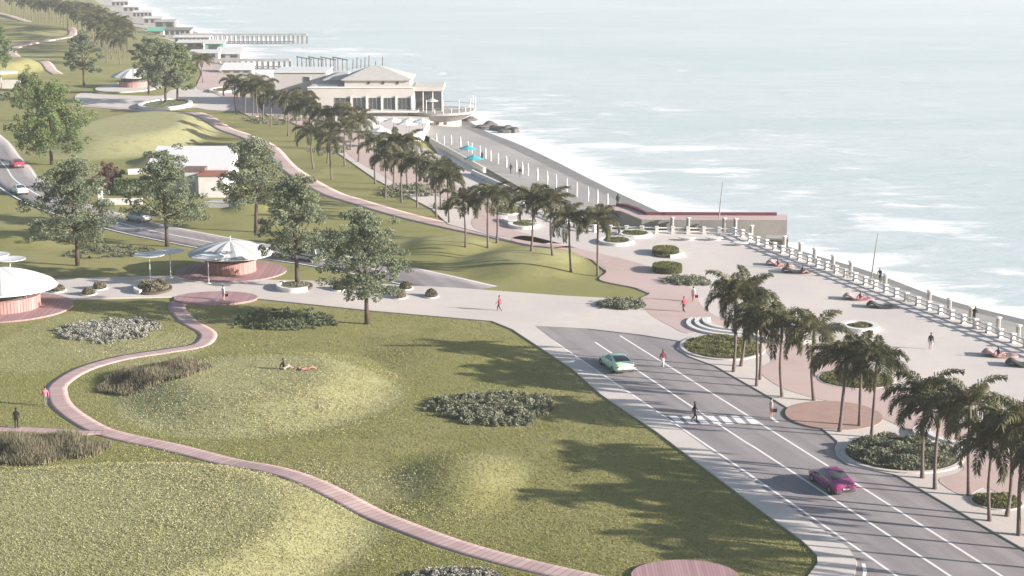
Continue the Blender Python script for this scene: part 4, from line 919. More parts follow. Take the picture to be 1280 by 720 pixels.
for k, (px, py, wd, hh, mm, rf, op, lab) in enumerate([(150, 8, 9, 3.4, 'concrete', 'greypanel', 4, 'pale grey beach cabin, farthest along the far shore'), (164, 15, 8, 3.2, 'concrete', 'white', 3, 'grey beach cabin with white roof, second along the far shore'), (178, 22, 9, 3.2, 'concrete', 'greypanel', 5, 'colonnaded beach cabin, third along the far shore'),
        (191, 30, 8, 3.2, 'concrete', 'greypanel', 3, 'grey beach cabin, fourth along the far shore'), (206, 37, 8, 4.2, 'darkconcrete', 'concrete', 2, 'tall grey block cabin near the long pier'), (222, 45, 10, 3.0, 'concrete', 'darkconcrete', 5, 'open sided beach cabin at the foot of the long pier'), (238, 60, 9, 2.4, 'concrete', 'greypanel', 3, 'low beach cabin beside the pink square'), (255, 74, 9, 2.6, 'concrete', 'greypanel', 2, 'pale cabin by the lone palm')]):
    hut(px, py, wd*1.4, 5, hh*1.05, lab, m=mm, roof=rf, open_=op, mono=.6, z0=-.4)
# breakwater with its maroon coping
def wedge(pts_top, z0, z1): return MB().slab([tuple(p) for p in pts_top], z1, z0)
bw = empty('breakwater', (0, 0, 0), 0, 'grey stone breakwater with maroon coping and pink walkway', 'breakwater')
zt = .95
fr = [G(p, q, zt).xy for p, q in [(745, 262), (775, 264), (802, 275), (984, 275.5)]]; bk = [G(p, q, zt).xy for p, q in [(984, 268.5), (809, 267.5), (782, 257.5), (745, 255)]]
wedge(fr+bk, -5, zt).build('wall', M['breakwater'], bw)
fr2 = [G(p, q, zt).xy for p, q in [(746, 261.5), (775, 263.5), (802.5, 274.6), (983, 275)]]; wedge(fr2+bk, zt-.1, zt+.03).build('walkway', M['pink'], bw)
cp = [G(p, q, zt).xy for p, q in [(770, 258), (782, 259.3), (796, 264), (808, 269.3), (971, 269.8), (971, 268.7), (809, 268.2), (798, 262.8), (784, 258), (770, 256.8)]]
wedge(cp, zt+.02, zt+.38).build('coping', M['maroon'], bw)
lo = [G(p, q, -.6).xy for p, q in [(958, 299), (985, 300.5), (985, 296), (958, 295.5)]]; wedge(lo, -5, -.6).build('foot_block', M['darkconcrete'], bw)
lo = [G(p, q, -.58).xy for p, q in [(957.6, 299.3), (985.4, 300.8), (985.4, 295.6), (957.6, 295.2)]]; wedge(lo, -.598, -.4).build('foot_cap', M['concrete'], bw)
for k, (px, py, s) in enumerate([(604, 160, 1.1), (612, 158, 1.5), (618, 162, 1.2), (627, 163, 1.4), (635, 163.5, 1.6), (642, 165, 1.3), (630, 166, 1.0), (588, 151, 1.2)]):
    p = G(px, py, SEA); me = bpy.data.meshes.new('sea_rock'); bm = bmesh.new(); bmesh.ops.create_icosphere(bm, subdivisions=3, radius=1)
    for v in bm.verts: n_ = math.sin(v.co.x*3+k)*math.cos(v.co.y*4-k)*.18 + math.sin(v.co.z*5+k*2)*.1; v.co *= 1+n_
    bm.to_mesh(me); bm.free(); o = link('sea_rock', me, M['rock'], smooth=True); o.location = (p.x, p.y, SEA+.2); o.scale = (s*1.5, s, s*.6); o.rotation_euler = (0, 0, k); tag(o, f'dark wet rock in the surf below the balcony, {ORD[k]} along the reef', 'rock', 'rocks in the surf')

# ------------------------------------------------------------------ balustrade, posts, poles
POSTS = [(763, 290.5), (783, 291), (802, 291.5), (821, 292), (841, 292), (860, 292.5), (880, 292.5), (899, 293), (918, 293.5), (928, 296), (937, 301), (947, 305), (958, 308.5), (968, 312.5), (978, 316.5), (989, 321), (999, 325), (1011, 329.5), (1022, 333.5), (1033, 337), (1045, 341.5), (1057, 346.5), (1069, 351), (1081.5, 356), (1094, 361), (1107, 366), (1120, 371), (1133, 376.5), (1147, 382), (1161, 387.5), (1175, 392.5), (1189.5, 398.5), (1204, 404.5), (1219, 410), (1235, 416), (1250, 422.5), (1266, 428.5), (1282, 435), (1299, 442), (1317, 449)] + [(1317+18.5*k, 449+7.4*k) for k in range(1, 16)]
LEFT = [(743, 290), (726, 284.5), (710, 278.5), (694, 272), (680, 266), (667, 260), (655, 254.5)]
bal = empty('balustrade', G(*POSTS[0]), 0, 'white post and rail balustrade along the sea edge of the promenade', 'balustrade'); o0 = bal.location.copy()
pp = [G(a, b, .11) for a, b in LEFT[::-1] + POSTS]
post0 = None
for k, p in enumerate(pp):
    if post0 is None:
        post0 = MB().box((-.2, -.2, 0), (.2, .2, .88)).box((-.25, -.25, .882), (.25, .25, 1.0)).box((-.24, -.24, -.01), (.24, .24, .12)).build('post', M['white'], bal); o = post0
    else: o = post0.copy(); COL.objects.link(o); o.parent = bal
    q = pp[min(k+1, len(pp)-1)]; q0 = pp[max(k-1, 0)]; o.location = p - o0; o.rotation_euler = (0, 0, math.atan2(q.y-q0.y, q.x-q0.x))
for a, b in zip(pp[:-1], pp[1:]):
    d = b-a; m_ = MB()
    for z in (.28, .72): m_.box((.2, -.06, z), (d.length-.2, .06, z+.14))
    o = m_.build('rail', M['white'], bal); o.location = a-o0; o.rotation_euler = (0, 0, math.atan2(d.y, d.x))
SEATS = [(905, 289.5), (919, 290), (860, 289), (840, 288.5), (939, 299), (980, 313), (1000, 321.5), (1018, 329), (1041, 338), (1063, 346), (1106, 362.5), (1161, 384), (1186, 394.5), (1213, 405.5), (1247, 419), (1272, 429)]
for k, (a, b) in enumerate(SEATS):
    p = G(a, b, -.4); root = empty('bollard_light', p, 0, f'grey pier light with a white cap outside the balustrade, {ORD[k]} from the breakwater side', 'bollard light', 'pier lights beyond the balustrade')
    MB().tube([(0, 0, -1.8), (0, 0, 1.75)], [.30, .24], 10).build('column', M['greymetal'], root); MB().lathe([(.001, 1.95), (.32, 1.9), (.36, 1.8), (.30, 1.752), (.001, 1.752)], 14).build('cap', M['white'], root)
BP = [(545.6, 180), (555, 183), (564, 182), (575.6, 184), (613.5, 202), (622.5, 205.5), (633, 209.5), (645.5, 214.5), (672, 225), (684, 229.5), (695, 233.5), (708.5, 238.5), (721, 244), (735, 249.5), (747, 253.5), (759.5, 258.5), (585, 190), (600, 196), (660, 219)]
BP += [(653, 217.5), (590, 192), (607, 199)]
for k, (a, b) in enumerate(sorted(BP)):
    p = G(a, b, -1.9); o = MB().tube([(0, 0, -.5), (0, 0, 1.1), (0, 0, 2.1)], [.10, .17, .06], 8).lathe([(.16, .65), (.19, .7), (.16, .75)], 8).build('folded_parasol', M['whitemetal'], None); o.location = p
    tag(o, f'folded white beach parasol on the pebbles, {(ORD + ["twenty " + q for q in ORD[:9]] + ["thirtieth", "thirty first", "thirty second", "thirty third"])[k]} from the restaurant', 'parasol', 'folded beach parasols')
parasol(585, 184.5, 1.7, 'teal beach parasol nearer the restaurant', zc=1.0, zb=-1.6, m='teal', group='teal beach parasols')
parasol(592, 197, 1.8, 'teal beach parasol nearer the palms', zc=1.0, zb=-1.6, m='teal', group='teal beach parasols')
def pole(pxb, pxt, label):
    p = G(*pxb, -.3); t = P(*pxt, p.y); root = empty('flag_pole', p, 0, label, 'pole', 'thin grey masts'); d = t-p
    MB().tube([(0, 0, -.5), d*.5, d], [.10, .08, .05], 8).build('mast', M['greymetal'], root); MB().lathe([(.001, .25), (.3, .25), (.34, -.5)], 12).build('base', M['concrete'], root)
pole((897.5, 284), (903.5, 227), 'thin grey mast in front of the breakwater')
pole((1088, 353), (1097.5, 292), 'thin grey mast on the balustrade by the open sea')
# flat white oval benches
for (a, b), lab in zip([(859, 300.5), (892.5, 300.5), (926, 307)], ['flat white oval bench, left one below the balustrade', 'flat white oval bench, middle one below the balustrade', 'flat white oval bench, right one near the corner of the balustrade']):
    p = G(a, b, .11); root = empty('oval_bench', p, -.12, lab, 'bench', 'white oval benches'); s = MB().lathe([(.001, .42), (.95, .42), (1, .36), (.95, .30), (.001, .30)], 28).build('seat', M['white'], root); s.scale = (1.15, .62, 1); MB().lathe([(.5, 0), (.5, .301)], 20).build('plinth', M['greypanel'], root).scale = (1.6, .7, 1)
# curved stepped benches (pale amphitheatre arcs)
for (a, b, lab, a0, a1, n_) in [(925, 406, 'curved stepped white benches beside the grassy road planter', 2.6, 4.9, 3), (985, 420, 'curved white bench on the promenade behind the road palms', 2.5, 5.2, 1), (1215, 545, 'curved white bench behind the right hand palms', 2.7, 4.6, 2), (662, 276, 'curved white bench by the oval planter near the palms', 2.8, 5.0, 1)]:
    p = G(a, b, .13); root = empty('curved_bench', p, 0, lab, 'bench', 'curved white benches')
    for k in range(n_):
        r0 = 3.3 + k*.85; h_ = .42 - .12*k; MB().lathe([(r0, 0), (r0, h_), (r0+.5, h_), (r0+.5, 0)], 26, a0=a0, a1=a1).build('step', M['white'], root)

# wave shaped sun loungers
def wave_lounger(px, py, rz, label, m, flip=1):
    p = G(px, py, .12); root = empty('wave_lounger', p, rz, label, 'sun lounger', 'wave shaped promenade loungers'); root.scale = (.74, .78, .95); V = []; n, k = 22, 12
    def zz(s): return .12 + .50*math.exp(-((s-.16)/.17)**2) + .10*math.exp(-((s-.85)/.12)**2)
    mb = MB(); top = []; bot = []
    for i in range(n+1):
        s = i/n; w = 1.25*math.sqrt(max(.02, 1-(2*s-1)**2))**.8
        for j in range(k+1): y = -w + 2*w*j/k; top.append(((s-.5)*4.6*flip, y, zz(s))); bot.append(((s-.5)*4.6*flip, y, max(.0, zz(s)-.16)))
    q = k+1; fs = [(i*q+j, i*q+j+1, (i+1)*q+j+1, (i+1)*q+j) for i in range(n) for j in range(k)]; m0 = len(top)
    fb = [tuple(m0+v for v in f[::-1]) for f in fs]; ring = [i*q for i in range(n+1)] + [n*q+j for j in range(1, k+1)] + [i*q+k for i in range(n-1, -1, -1)] + [j for j in range(k-1, 0, -1)]
    sd = [(ring[t], ring[(t+1) % len(ring)], m0+ring[(t+1) % len(ring)], m0+ring[t]) for t in range(len(ring))]
    mb.add(top+bot, fs+fb+sd).build('slatted_top', m, root, False)
    mb = MB(); mb.box((-1.9, -.5, -.01), (1.9, .5, .05)).build('plinth', M['dark'], root)
M['shadedwood'] = plankmat('shaded_lounger_slats', (.05, .05, .05), (.035, .035, .037), .12, 'X')  # slats coloured dark to imitate the shade on loungers tilted away from the sun
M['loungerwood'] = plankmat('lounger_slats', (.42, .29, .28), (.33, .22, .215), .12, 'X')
for a, b, rz, lab, fl in [(975, 331.5, -.15, 'wave lounger with a sitter, first from the breakwater', 1), (995, 340.5, -.1, 'dark sided wave lounger just behind the first sitter', 1), (1073, 374, -.18, 'wave lounger with a sitter near the open sea mast', 1), (1103, 384, -.12, 'empty wave lounger turned with its shaded back, painted dark, this way', 1), (1250, 445, -.18, 'wave lounger with a sitter near the right edge', 1), (1280, 457, -.12, 'empty wave lounger cut by the right edge', 1)]:
    wave_lounger(a, b, rz, lab, M['shadedwood' if 'dark' in lab or 'cut by' in lab else 'loungerwood'], fl)
# ------------------------------------------------------------------ cars
def car(px, py, rz, paint, label, L=4.6, w=.90, hh=1.45, kind='coupe', z=.03, taillight=True):
    p = G(px, py, z); root = empty('parked_car' if kind == 'parked' else 'car', p, rz, label, 'car', 'cars on the roads'); k = hh/1.45
    rear = {'coupe': (.10, .40), 'sedan': (.155, .36), 'hatch': (.03, .20), 'van': (.015, .10)}.get(kind, (.12, .36)); roof_f = {'van': (.66, .84)}.get(kind, (.58, .75))
    ST = [(0, .72, .40, .66, .70, .62), (.012, .82, .30, .84, .88, .70), (rear[0], .89, .24, .94, .985, .76), ((rear[0]*.4+rear[1]*.6), .90, .22, .945, .945+.30*k, .67), (rear[1], .905, .22, .94, 1.38*k, .61), ((rear[1]+roof_f[0])/2, .905, .22, .925, 1.42*k, .60), (roof_f[0], .905, .22, .915, 1.375*k, .60),
          ((roof_f[0]+roof_f[1])/2, .90, .22, .90, 1.14*k, .68), (roof_f[1], .90, .22, .89, .93, .77), (.88, .87, .24, .80, .84, .70), (.965, .80, .28, .68, .72, .62), (1, .66, .38, .56, .60, .54)]
    sw = w/.905
    def ring(s):
        x, ww, zb, be, ro, wr = s; ww *= sw; wr *= sw; x = (x-.5)*L
        return [Vector((x, 0, zb)), Vector((x, ww*.86, zb)), Vector((x, ww, zb+.14)), Vector((x, ww*1.01, zb+(be-zb)*.62)), Vector((x, ww*.955, be)), Vector((x, wr, ro)), Vector((x, wr*.62, ro+.035)), Vector((x, 0, ro+.05))]
    RG = [ring(s) for s in ST]; mb = MB(); vs = []; nR = 14
    for r in RG: vs += r + [Vector((v.x, -v.y, v.z)) for v in r[6:0:-1]]
    fs = [(i*nR+j, i*nR+(j+1) % nR, (i+1)*nR+(j+1) % nR, (i+1)*nR+j) for i in range(len(RG)-1) for j in range(nR)] + [tuple(range(nR)), tuple((len(RG)-1)*nR+j for j in range(nR))]
    mb.add(vs, fs); body = mb.build('body', paint, root, True)
    md = body.modifiers.new('b', 'BEVEL'); md.width = .035; md.segments = 2; md.limit_method = 'ANGLE'; md.angle_limit = .5
    def pane(name, quad, ins=.07, m='glass', off=.014, flip=1):
        c = sum(quad, Vector())/len(quad); n = (quad[1]-quad[0]).cross(quad[-1]-quad[0]).normalized()
        if n.dot(c - Vector((c.x*.9, 0, .5))) < 0: n = -n
        q = [c + (v-c)*(1-ins) + n*off for v in quad] + [c + (v-c)*(1-ins) - n*.02 for v in quad]; m_ = len(quad)
        return MB().add(q, [tuple(range(m_)), tuple(range(2*m_-1, m_-1, -1))] + [(j, m_+j, m_+(j+1) % m_, (j+1) % m_) for j in range(m_)]).build(name, M[m], root)
    mir = lambda v: Vector((v.x, -v.y, v.z))
    def screen(name, rows, sx):
        V_ = []; nv = Vector((sx, 0, .85)).normalized()*.018
        for r in rows:
            for v in (r[5], r[6], r[7], mir(r[6]), mir(r[5])): V_.append(Vector((v.x, v.y*.90, v.z)) + nv)
        V_ += [v - nv*2.5 for v in V_]; n_ = len(V_)//2; R_ = len(rows)
        f_ = [(i*5+j, i*5+j+1, i*5+j+6, i*5+j+5) for i in range(R_-1) for j in range(4)]; f_ += [tuple(n_+k_ for k_ in q[::-1]) for q in f_]
        rg = [j for j in range(5)] + [i*5+4 for i in range(1, R_)] + [(R_-1)*5+j for j in (3, 2, 1, 0)] + [i*5 for i in range(R_-2, 0, -1)]
        f_ += [(rg[k_], rg[(k_+1) % len(rg)], n_+rg[(k_+1) % len(rg)], n_+rg[k_]) for k_ in range(len(rg))]
        MB().add(V_, f_).build(name, M['glass'], root)
    lr = lambda A, B, t: [p_.lerp(q_, t) for p_, q_ in zip(A, B)]
    screen('rear_window', [lr(RG[2], RG[3], .22), RG[3], lr(RG[3], RG[4], .90)], -.5); screen('windscreen', [lr(RG[8], RG[7], .15), RG[7], lr(RG[7], RG[6], .90)], .5)
    for f in (lambda v: v, mir):
        mid = RG[5]; pane('side_window', [f(RG[4][4]), f(mid[4]), f(mid[5]), f(RG[4][5])], .16); pane('side_window', [f(mid[4]), f(RG[7][4]), f(RG[6][5]), f(mid[5])], .16)
        pane('side_window', [f(RG[3][4].lerp(RG[2][4], .5)), f(RG[4][4]), f(RG[4][5])], .3)
        s = f(Vector((0, 1, 0))).y; m2 = MB().box((.14*L, min(s*w*.98, s*(w+.17)), .90), (.14*L+.16, max(s*w*.98, s*(w+.17)), 1.02)); m2.build('mirror', paint, root)
        MB().box((-L/2+.01, min(s*.42, s*.78)*sw, .66), (-L/2+.14, max(s*.42, s*.78)*sw, .82)).build('tail_light', M['redlight'], root)
        MB().box((L/2-.34, min(s*.48, s*.76)*sw, .58), (L/2-.10, max(s*.48, s*.76)*sw, .70)).build('headlight', M['headlens'], root)
        MB().box((-.2*L, min(s*(w-.02), s*(w+.012)), .80), (-.2*L+.18, max(s*(w-.02), s*(w+.012)), .835)).build('door_handle', M['greymetal'], root)
        for xw in (-.30*L, .305*L):
            wh = empty('wheel', (xw, s*(w-.10), .325)); wh.parent = root; wh.rotation_euler = (PI/2, 0, 0)
            MB().lathe([(.17, -.11), (.29, -.12), (.325, -.09), (.325, .09), (.29, .12), (.17, .11)], 22).build('tyre', M['tyre'], wh, True)
            rm = MB().lathe([(.001, .085), (.20, .10), (.215, .112), (.215, -.112), (.20, -.10), (.001, -.085)], 16)
            rm.build('rim', M['rim'], wh)
            ar = MB().lathe([(.395, -.005), (.395, .035), (.30, .035), (.30, -.005)], 22).build('wheel_arch', M['tyre'], root); ar.location = (xw, s*(w-.012), .335); ar.rotation_euler = (PI/2, 0, 0)
    MB().box((-L/2-.03, -.74*sw, .30), (-L/2+.10, .74*sw, .47)).build('rear_bumper', M['dark'], root)
    MB().box((L/2-.16, -.60*sw, .27), (L/2+.01, .60*sw, .44)).build('front_bumper', M['dark'], root)
    MB().box((-L/2-.045, -.25, .50), (-L/2+.05, .25, .61)).build('number_plate', M['plate'], root)
    return root
def paint(n, c): return mat(n + '_car_paint', c, c, 1, .28, .5, coat=.6)
g1, g2 = G(800, 465.6), G(860, 506.5); RDIR = math.atan2(g1.y-g2.y, g1.x-g2.x)
car(770.5, 460, RDIR, paint('mint', (.45, .68, .49)), 'pale green coupe driving away in the middle of the near road', 5.1, 1.0, 1.36, 'coupe')
car(1039, 608.5, RDIR, paint('purple', (.20, .03, .14)), 'purple sedan on the near road close to the leafy kerb planter', 4.6, .90, 1.48, 'sedan')
t1 = (FAR_ROAD[2]-FAR_ROAD[3]); FD = math.atan2(t1.y, t1.x); t2 = FAR_ROAD[5]-FAR_ROAD[6]; FD2 = math.atan2(t2.y, t2.x); t3 = FAR_ROAD[7]-FAR_ROAD[8]; FD3 = math.atan2(t3.y, t3.x)
car(21, 209, FD+.1, paint('crimson', (.36, .03, .06)), 'red hatchback far up the road at the left edge', 4.2, .9, 1.5, 'hatch')
car(24, 242, FD+.15, paint('white', (.62, .68, .66)), 'white sedan on the far road left of the wide tree', 4.6, .9, 1.45, 'sedan')
car(173, 276.5, FD2, paint('tealgrey', (.28, .34, .36)), 'blue grey car half hidden behind the tree by the far road', 4.5, .9, 1.48, 'hatch')
car(384, 325, FD3, paint('silver', (.50, .55, .54)), 'pale silver van on the far road behind the curved tree planter', 4.7, .95, 1.75, 'van')
car(-1, 124, FD, paint('pearl', (.6, .62, .64)), 'white car cut by the left edge near the far shelter', 4.5, .9, 1.45, 'hatch')

# ------------------------------------------------------------------ people
def pose(name):
    J = {'pelvis': (0, 0, .95), 'waist': (0, 0, 1.08), 'chest': (0, 0, 1.36), 'neck': (0, .0, 1.50), 'chin': (0, .02, 1.56), 'crown': (0, .02, 1.70)}
    for s, t in ((-1, 'r'), (1, 'l')):
        J.update({'sh'+t: (s*.185, -.01, 1.40), 'el'+t: (s*.235, -.03, 1.12), 'wr'+t: (s*.245, .05, .88), 'hd'+t: (s*.245, .08, .80), 'hp'+t: (s*.09, 0, .90), 'kn'+t: (s*.10, .03, .50), 'an'+t: (s*.105, 0, .09), 'to'+t: (s*.12, .16, .035)})
    if name == 'walk':
        J.update({'knl': (.10, .20, .52), 'anl': (.10, .24, .11), 'tol': (.11, .41, .07), 'knr': (-.10, -.02, .50), 'anr': (-.10, -.33, .15), 'tor': (-.11, -.20, .04), 'ell': (.23, -.15, 1.14), 'wrl': (.23, -.14, .90), 'hdl': (.23, -.11, .82), 'elr': (-.23, .08, 1.14), 'wrr': (-.22, .24, .95), 'hdr': (-.22, .30, .89)})
    if name == 'sit':
        dz = -.83
        for k in list(J): J[k] = (J[k][0], J[k][1], J[k][2]+dz)
        J.update({'knl': (.13, .42, .42), 'anl': (.12, .68, .09), 'tol': (.13, .84, .05), 'knr': (-.13, .45, .20), 'anr': (-.12, .85, .09), 'tor': (-.13, .96, .16), 'hpl': (.1, .05, .11), 'hpr': (-.1, .05, .11), 'ell': (.24, .06, .34), 'wrl': (.19, .28, .38), 'hdl': (.16, .36, .39), 'elr': (-.27, -.20, .33), 'wrr': (-.27, -.28, .09), 'hdr': (-.27, -.33, .03)})
    if name == 'lie':
        for k in list(J):
            x, y, z = J[k]; J[k] = (x, .95-z, .13+y*.3)
        J.update({'knl': (.12, .42, .36), 'anl': (.12, .72, .08), 'tol': (.12, .86, .04), 'crown': (0, -.74, .20), 'chin': (0, -.60, .20)})
    if name == 'lean':
        J.update({'chest': (0, .16, 1.34), 'waist': (0, .04, 1.08), 'neck': (0, .24, 1.46), 'chin': (0, .27, 1.52), 'crown': (0, .32, 1.65), 'shl': (.185, .15, 1.38), 'shr': (-.185, .15, 1.38), 'ell': (.25, .30, 1.12), 'wrl': (.14, .48, 1.06), 'hdl': (.08, .55, 1.06), 'elr': (-.25, .30, 1.12), 'wrr': (-.14, .48, 1.06), 'hdr': (-.08, .55, 1.06)})
    return J
RAD = {'pelvis': (.168, .125), 'waist': (.155, .118), 'chest': (.18, .13), 'neck': (.058, .058), 'chin': (.075, .085), 'crown': (.075, .085), 'sh': (.062, .062), 'el': (.047, .047), 'wr': (.032, .032), 'hd': (.036, .022), 'hp': (.105, .105), 'kn': (.064, .064), 'an': (.043, .043), 'to': (.038, .028)}
BONES = [('pelvis', 'waist', 1), ('waist', 'chest', 1), ('chest', 'neck', 1), ('neck', 'chin', 0), ('chin', 'crown', 0)]
for t in 'rl': BONES += [('chest', 'sh'+t, 1), ('sh'+t, 'el'+t, 1), ('el'+t, 'wr'+t, 4), ('wr'+t, 'hd'+t, 0), ('pelvis', 'hp'+t, 2), ('hp'+t, 'kn'+t, 2), ('kn'+t, 'an'+t, 5), ('an'+t, 'to'+t, 3)]
BODIES = {}
for nm in ('stand', 'walk', 'sit', 'lie', 'lean'):
    J = pose(nm); keys = list(J); me = bpy.data.meshes.new('b'); me.from_pydata([J[k] for k in keys], [(keys.index(a), keys.index(b)) for a, b, _ in BONES], [])
    ob = bpy.data.objects.new('tmp', me); COL.objects.link(ob); sk = ob.modifiers.new('s', 'SKIN'); sk.use_smooth_shade = True; ss = ob.modifiers.new('u', 'SUBSURF'); ss.levels = 1
    for i, k in enumerate(keys):
        r = RAD.get(k) or RAD[k[:2]]; me.skin_vertices[0].data[i].radius = r; me.skin_vertices[0].data[i].use_root = (k == 'pelvis')
    dg = bpy.context.evaluated_depsgraph_get(); out = bpy.data.meshes.new_from_object(ob.evaluated_get(dg)); bpy.data.objects.remove(ob)
    bm = bmesh.new(); bm.from_mesh(out)
    # fingers and a nose, joined on
    for t, s in (('r', -1), ('l', 1)):
        w0, h0 = Vector(J['wr'+t]), Vector(J['hd'+t]); d = (h0-w0).normalized(); sd = d.cross(Vector((s, .2, .1))).normalized()
        for q, (o_, ln) in enumerate([(-.024, .060), (-.008, .074), (.008, .070), (.024, .055), (.036, .05)]):
            a = h0 + sd*o_*(1.0) + (d*.01 if q < 4 else -d*.05); b = a + d*ln + sd*(.03 if q == 4 else 0); c = b - Vector((s*.018, 0, 0)) + d*.012
            tb = MB().tube([a, b, c], [.010, .009, .006], 6); base = [bm.verts.new(v) for v in tb.v]; [bm.faces.new([base[i] for i in f]) for f in tb.f]
    cr, ch = Vector(J['crown']), Vector(J['chin']); upv = (cr-ch).normalized(); fw = Vector((0, 1, 0)) if abs(upv.y) < .8 else Vector((0, 0, 1)); mid = ch.lerp(cr, .40)
    tb = MB().tube([mid+fw*.075+upv*.03, mid+fw*.108-upv*.012], [.010, .018], 6); base = [bm.verts.new(v) for v in tb.v]; [bm.faces.new([base[i] for i in f]) for f in tb.f]
    bm.faces.ensure_lookup_table()
    for f in bm.faces:
        c = f.calc_center_median(); best = 9
        for a, b, ci in BONES:
            A, B = Vector(J[a]), Vector(J[b]); t = max(0, min(1, (c-A).dot(B-A)/(B-A).length_squared)); dd = (c-A-(B-A)*t).length - (RAD.get(a) or RAD[a[:2]])[0]*.8
            if dd < best: best = dd; f.material_index = ci
        f.smooth = True
    bm.to_mesh(out); bm.free(); BODIES[nm] = (out, J)
def person(px, py, facing, ps, top, legs, label, hair='hair', long=False, shoes='black', bare_arm=False, bare_leg=False, z=None, s=1.0):
    p = GT(px, py) if z is None else G(px, py, z)
    src, J = BODIES[ps]; me = src.copy(); me.name = 'person'
    ml = [M['skin'], C[top], C[legs], C[shoes], M['skin'] if bare_arm else C[top], M['skin'] if bare_leg else C[legs]]
    o = link('person', me, ml); o.location = p; o.rotation_euler = (0, 0, facing); o.scale = (s, s, s); tag(o, label, 'person', 'people in the park')
    cr, ch = Vector(J['crown']), Vector(J['chin']); up = (cr-ch).normalized(); fw = Vector((0, 1, 0)) if abs(up.y) < .8 else Vector((0, 0, 1)); sd = up.cross(fw)
    bm = bmesh.new(); bmesh.ops.create_uvsphere(bm, u_segments=14, v_segments=10, radius=1)
    for v in bm.verts:
        x, y, zz = v.co
        drop = 1.9 if (long and zz < 0 and y < .25) else 1.0
        if y > .35 and zz < .45: y = .25
        q = cr + sd*x*.094 + fw*(y*.100-.022) + up*(zz*.085*drop + .005); v.co = q
    hm = bpy.data.meshes.new('hair'); bm.to_mesh(hm); bm.free(); link('hair', hm, M[hair], o, True)
    return o
def bag(px, py, h, label, m='black', z=0.0):
    p = GT(px, py); o = MB().box((-.17, -.07, 0), (.17, .07, .28)).tube([(-.12, 0, .27), (-.08, 0, .44), (.08, 0, .44), (.12, 0, .27)], .014, 6).build('handbag', C[m]); o.location = (p.x, p.y, p.z+h); md = o.modifiers.new('b', 'BEVEL'); md.width = .04; md.segments = 2; tag(o, label, 'handbag', 'handbags')
person(868, 528, -1.9, 'walk', 'black', 'navy', 'person in dark coat striding over the zebra crossing')
person(828.5, 460, -2.6, 'walk', 'maroon', 'pale', 'person in maroon top and pale trousers walking on the road', long=True)
person(963.5, 523, -1.2, 'stand', 'pale', 'salmon', 'person in pale top with black hair at the kerb end of the crossing', long=True, bare_leg=True, shoes='white')
bag(968.5, 524, .62, 'black handbag held by the person at the kerb end of the crossing')
person(1163, 438, 2.9, 'stand', 'navy', 'pale', 'person in dark top and pale trousers alone on the wide promenade')
person(854.5, 391, .6, 'walk', 'red', 'black', 'person in pinkish red top and black trousers on the pink paving', shoes='black')
person(866.5, 378, -.6, 'stand', 'white', 'salmon', 'person in white top with black hair on the edge of the pink paving', long=True, bare_leg=True)
bag(870.5, 379, .62, 'black handbag held by the person in white on the pink paving')
person(624, 389.5, 1.3, 'walk', 'red', 'maroon', 'person in red jacket walking alone over the plaza')
person(279.5, 376.5, -.8, 'stand', 'white', 'salmon', 'person in white with black hair on the small round wooden deck', long=True, bare_leg=True)
bag(283.5, 377.5, .62, 'black handbag held by the person on the small round deck')
person(57.5, 508, .5, 'walk', 'pink', 'grey', 'person in pink jacket walking beside the boardwalk')
person(21, 536, .3, 'stand', 'black', 'black', 'person in black standing on the meadow at the left edge')
person(354.5, 462, -1.3, 'sit', 'navy', 'pale', 'person in dark top sitting on the round meadow mound', bare_leg=True, s=1.1)
person(384, 462.5, -1.45, 'lie', 'salmon', 'salmon', 'person lying on the grass beside the sitting one', bare_leg=True, bare_arm=True, s=1.1)
person(972, 333, -1.4, 'sit', 'maroon', 'salmon', 'person in maroon top sitting on the first wave lounger', bare_leg=True, z=.30)
person(984, 337.5, .3, 'sit', 'black', 'black', 'person in black sitting on the paving between the first two loungers', z=.11)
person(1003, 341.5, -1.5, 'sit', 'navy', 'salmon', 'person sitting at the right end of the second wave lounger', bare_leg=True, z=.2)
person(1075, 374.5, -1.4, 'sit', 'maroon', 'pink', 'person in maroon and pink sitting on the lounger near the open sea mast', z=.28)
person(1247.5, 445, -1.4, 'sit', 'navy', 'salmon', 'person in dark top sitting on the lounger near the right edge', bare_leg=True, z=.28)
person(1100, 353, 2.6, 'lean', 'navy', 'black', 'person in dark clothes looking out to sea beside the open sea mast', z=-.3)
person(1217, 404, -.6, 'lean', 'black', 'black', 'person in black leaning on the balustrade at right', z=.11)
person(602.5, 201, .5, 'stand', 'black', 'black', 'tiny dark person on the beach below the teal parasols', z=-1.9)
person(638.5, 217, .5, 'walk', 'black', 'navy', 'tiny dark person on the beach, left one of two walking', z=-1.7)
person(650, 222, .2, 'walk', 'black', 'grey', 'tiny dark person on the beach, right one of two walking', z=-1.7)
person(772, 257.5, .4, 'stand', 'black', 'black', 'tiny dark person standing at the landward end of the breakwater', z=.98)

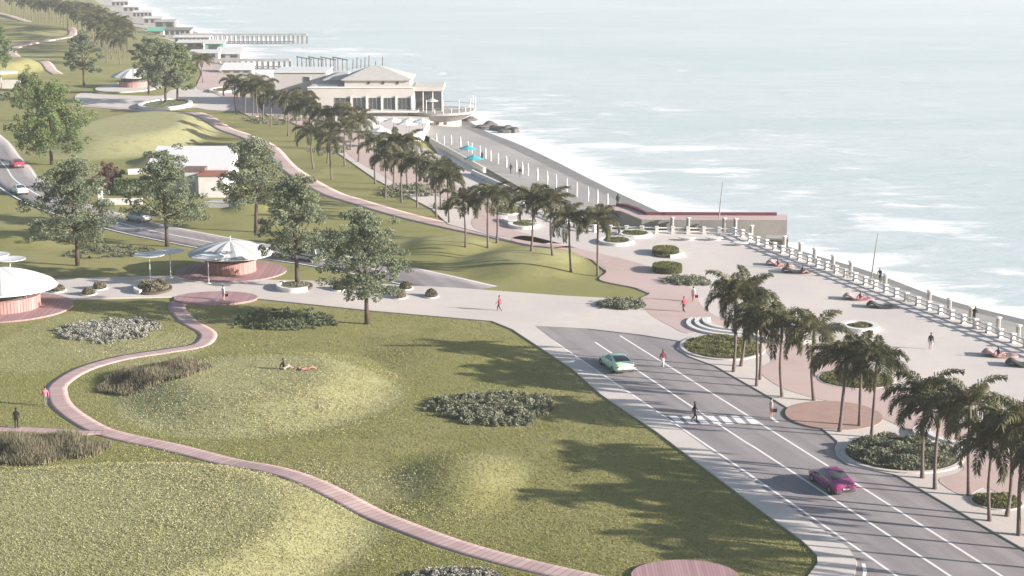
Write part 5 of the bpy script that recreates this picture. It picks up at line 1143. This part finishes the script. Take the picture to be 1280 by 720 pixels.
# ------------------------------------------------------------------ air, light, camera
hm = bpy.data.materials.new('haze_air'); hm.use_nodes = True; nt = hm.node_tree
for n in list(nt.nodes):
    if n.type != 'OUTPUT_MATERIAL': nt.nodes.remove(n)
vp = N(nt, 'ShaderNodeVolumePrincipled'); vp.inputs['Color'].default_value = (.93, .97, 1.0, 1); vp.inputs['Density'].default_value = HAZE; vp.inputs['Anisotropy'].default_value = .25
nt.links.new(vp.outputs[0], nt.nodes[0].inputs['Volume'])
hz = MB().box((-9800, -40, -12), (9800, 9400, 46)).build('haze', hm); tag(hz, 'thin pale sea haze over the whole park', 'haze', kind='stuff')

EL = math.radians(SUN_EL); sv = Vector((.958*math.cos(EL), -.287*math.cos(EL), math.sin(EL))).normalized()
w = bpy.data.worlds.new('World'); scene.world = w; w.use_nodes = True; nt = w.node_tree; bg = nt.nodes['Background']
sky = N(nt, 'ShaderNodeTexSky'); sky.sky_type = 'NISHITA'; sky.sun_disc = False; sky.sun_elevation = EL; sky.sun_rotation = math.atan2(sv.x, sv.y); sky.air_density = 1.0; sky.dust_density = 1.5; sky.ozone_density = 1.0
nt.links.new(sky.outputs[0], bg.inputs['Color']); bg.inputs['Strength'].default_value = SKY
ld = bpy.data.lights.new('sun', 'SUN'); ld.energy = SUN; ld.angle = math.radians(.5); ld.color = (1.0, .92, .845); lo = bpy.data.objects.new('sun', ld); COL.objects.link(lo); lo.rotation_euler = sv.to_track_quat('Z', 'Y').to_euler()
cd = bpy.data.cameras.new('camera'); cam = bpy.data.objects.new('camera', cd); COL.objects.link(cam); cam.location = (0, 0, CAMH); cam.rotation_euler = (PI/2 - PITCH, 0, 0)
cd.sensor_width = 36; cd.lens = F_PX*36/1280; cd.clip_start = 1; cd.clip_end = 30000; scene.camera = cam
vs = scene.view_settings; vs.view_transform = 'Standard'; vs.look = 'None'; vs.gamma = 1; vs.exposure = EXPO; vs.use_curve_mapping = False
scene.cycles.use_denoising = True; scene.cycles.volume_bounces = 1; scene.cycles.max_bounces = 6; scene.cycles.transparent_max_bounces = 8
